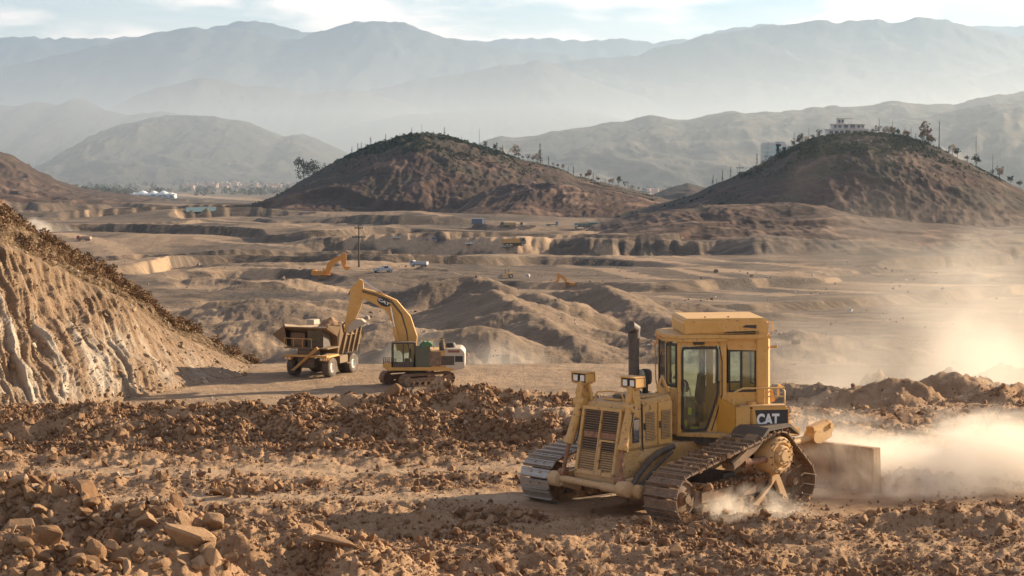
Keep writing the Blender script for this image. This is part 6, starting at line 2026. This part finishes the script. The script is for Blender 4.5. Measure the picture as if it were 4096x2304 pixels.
# ------------------------------------------------------------ dust hanging in the air
def dust_cloud(name, c, r, dens, scale=0.6, col=(0.99, 0.92, 0.82), seed=0.0, lowbias=1.5, thresh=.42, stretch=(1, 1, 1), aniso=.2, wind=0.0):
    m, T = new_mat(name + '_air')
    co = T.n('ShaderNodeTexCoord').outputs['Object']
    mp = T.n('ShaderNodeMapping', {'Vector': co, 'Location': (seed, seed * .7, 0), 'Scale': stretch}).outputs[0]
    n = T.noise(mp, scale, 6, .6, .7)
    # soft ellipsoid, heavier near the ground
    sc = T.n('ShaderNodeVectorMath', {0: co, 1: (1 / r[0], 1 / r[1], 1 / r[2])}, operation='MULTIPLY').outputs[0]
    ln = T.n('ShaderNodeVectorMath', {0: sc}, operation='LENGTH').outputs['Value']
    fall = T.n('ShaderNodeMapRange', {'Value': ln, 'From Min': .25, 'From Max': 1.0, 'To Min': 1.0, 'To Max': 0.0}, interpolation_type='SMOOTHSTEP').outputs[0]
    z = T.n('ShaderNodeSeparateXYZ', {0: sc}).outputs[2]
    lz = T.math('POWER', T.math('SUBTRACT', 1.0, T.math('MAXIMUM', z, 0.0)), lowbias)
    # the thinner the air, the higher the noise must rise
    th = T.math('SUBTRACT', n, T.math('MULTIPLY', T.math('SUBTRACT', 1.0, fall), .35))
    a = T.n('ShaderNodeMapRange', {'Value': th, 'From Min': thresh - .04, 'From Max': thresh + .20, 'To Min': 0.0, 'To Max': 1.0}, interpolation_type='SMOOTHSTEP').outputs[0]
    d = T.math('MULTIPLY', T.math('MULTIPLY', a, fall), T.math('MULTIPLY', lz, dens))
    v = T.n('ShaderNodeVolumePrincipled', {'Color': (*col, 1), 'Density': d, 'Anisotropy': aniso})
    T.n('ShaderNodeOutputMaterial', {'Volume': v.outputs[0]})
    x, y, z2 = r
    b = np.array([(i, j, k) for k in (-.25 * z2, z2) for j in (-y, y) for i in (-x, x)], float)
    fc = np.array([(0, 2, 3, 1), (4, 5, 7, 6), (0, 1, 5, 4), (2, 6, 7, 3), (0, 4, 6, 2), (1, 3, 7, 5)])
    o = link_mesh(name, np_mesh(name, b, fc, smooth=False), m, loc=c)
    tag(o, kind='stuff')
    return o


def build_dust():
    p = P(950, 500, 36.5); dust_cloud('dust_cloud', (p.x + .4, 36.6, -.2), (6.8, 3.7, 3.1), 3.4, .6, seed=3, lowbias=1.3, thresh=.40, stretch=(.6, 1, 1.3))
    dust_cloud('dust_cloud', (6.6, 35.2, -.1), (3.6, 1.8, 1.9), 2.8, 1.0, seed=9, lowbias=1.2, thresh=.40)
    dust_cloud('dust_cloud', (4.2, 31.9, -.1), (2.5, 1.1, 1.25), 4.0, 1.4, seed=13, lowbias=1.0, thresh=.42)
    # the big drifting plume farther off
    dust_cloud('dust_plume', (21, 74, -6), (25, 16, 20), .15, .11, seed=21, lowbias=.5, thresh=.41, aniso=.25)
    dust_cloud('dust_plume', (40, 122, -14), (40, 30, 46), .075, .05, seed=36, lowbias=.3, thresh=.40, aniso=.25)
    h = hit(45, 232, 300); dust_cloud('dust_plume', (h.x, h.y, h.z - 1), (26, 34, 14), .12, .06, seed=41, lowbias=1, thresh=.40)
    h = hit(425, 372, 120); dust_cloud('dust_cloud', (P(450, 380, 150).x, 152, -11), (16, 10, 8), .07, .15, seed=47, lowbias=1, thresh=.38)


def build_mud():
    # soil caught on the tracks and frames of the dozer
    W = Matrix.Translation(DOZER.location) @ DOZER.rotation_euler.to_matrix().to_4x4()
    pts = []; rs = np.random.RandomState(21)
    for _ in range(3800):
        t = rs.rand(); x = 1.3 - 2.1 * t; yy = 1.16 + .72 * rs.rand(); z = .93 + .46 * t + .02
        if fbm(np.array([x * 2.2]), np.array([yy * 2]), 2, 5)[0] < .0: continue
        pts.append(W @ Vector((x, yy, z - .025 + .03 * rs.rand())))
    for _ in range(500):
        x = rs.uniform(-1.2, 1.2); pts.append(W @ Vector((x, rs.uniform(1.55, 1.72), .56 + .08 * rs.rand())))
    for _ in range(800):
        x = rs.uniform(-1.6, 1.9); pts.append(W @ Vector((x, 1.62 + .5 * rs.rand() ** 2, .03 + .22 * rs.rand() ** 3)))
    p = np.array([tuple(v) for v in pts]); s = np.clip(.018 * (1 - rs.rand(len(p)) * .98) ** (-1 / 2.2), .015, .10)
    scatter('caked_mud', p, s[:, None] * rs.uniform(.6, 1.3, (len(p), 3)), rs.uniform(0, 6.28, (len(p), 3)), [rock_mesh('mud_shape', 80 + k, 13) for k in range(4)], M_CLOD)


build_clods()
build_mud()
build_rocks()
build_brush()
build_trees()
build_poles()
build_buildings()
build_vehicles()
build_dust()
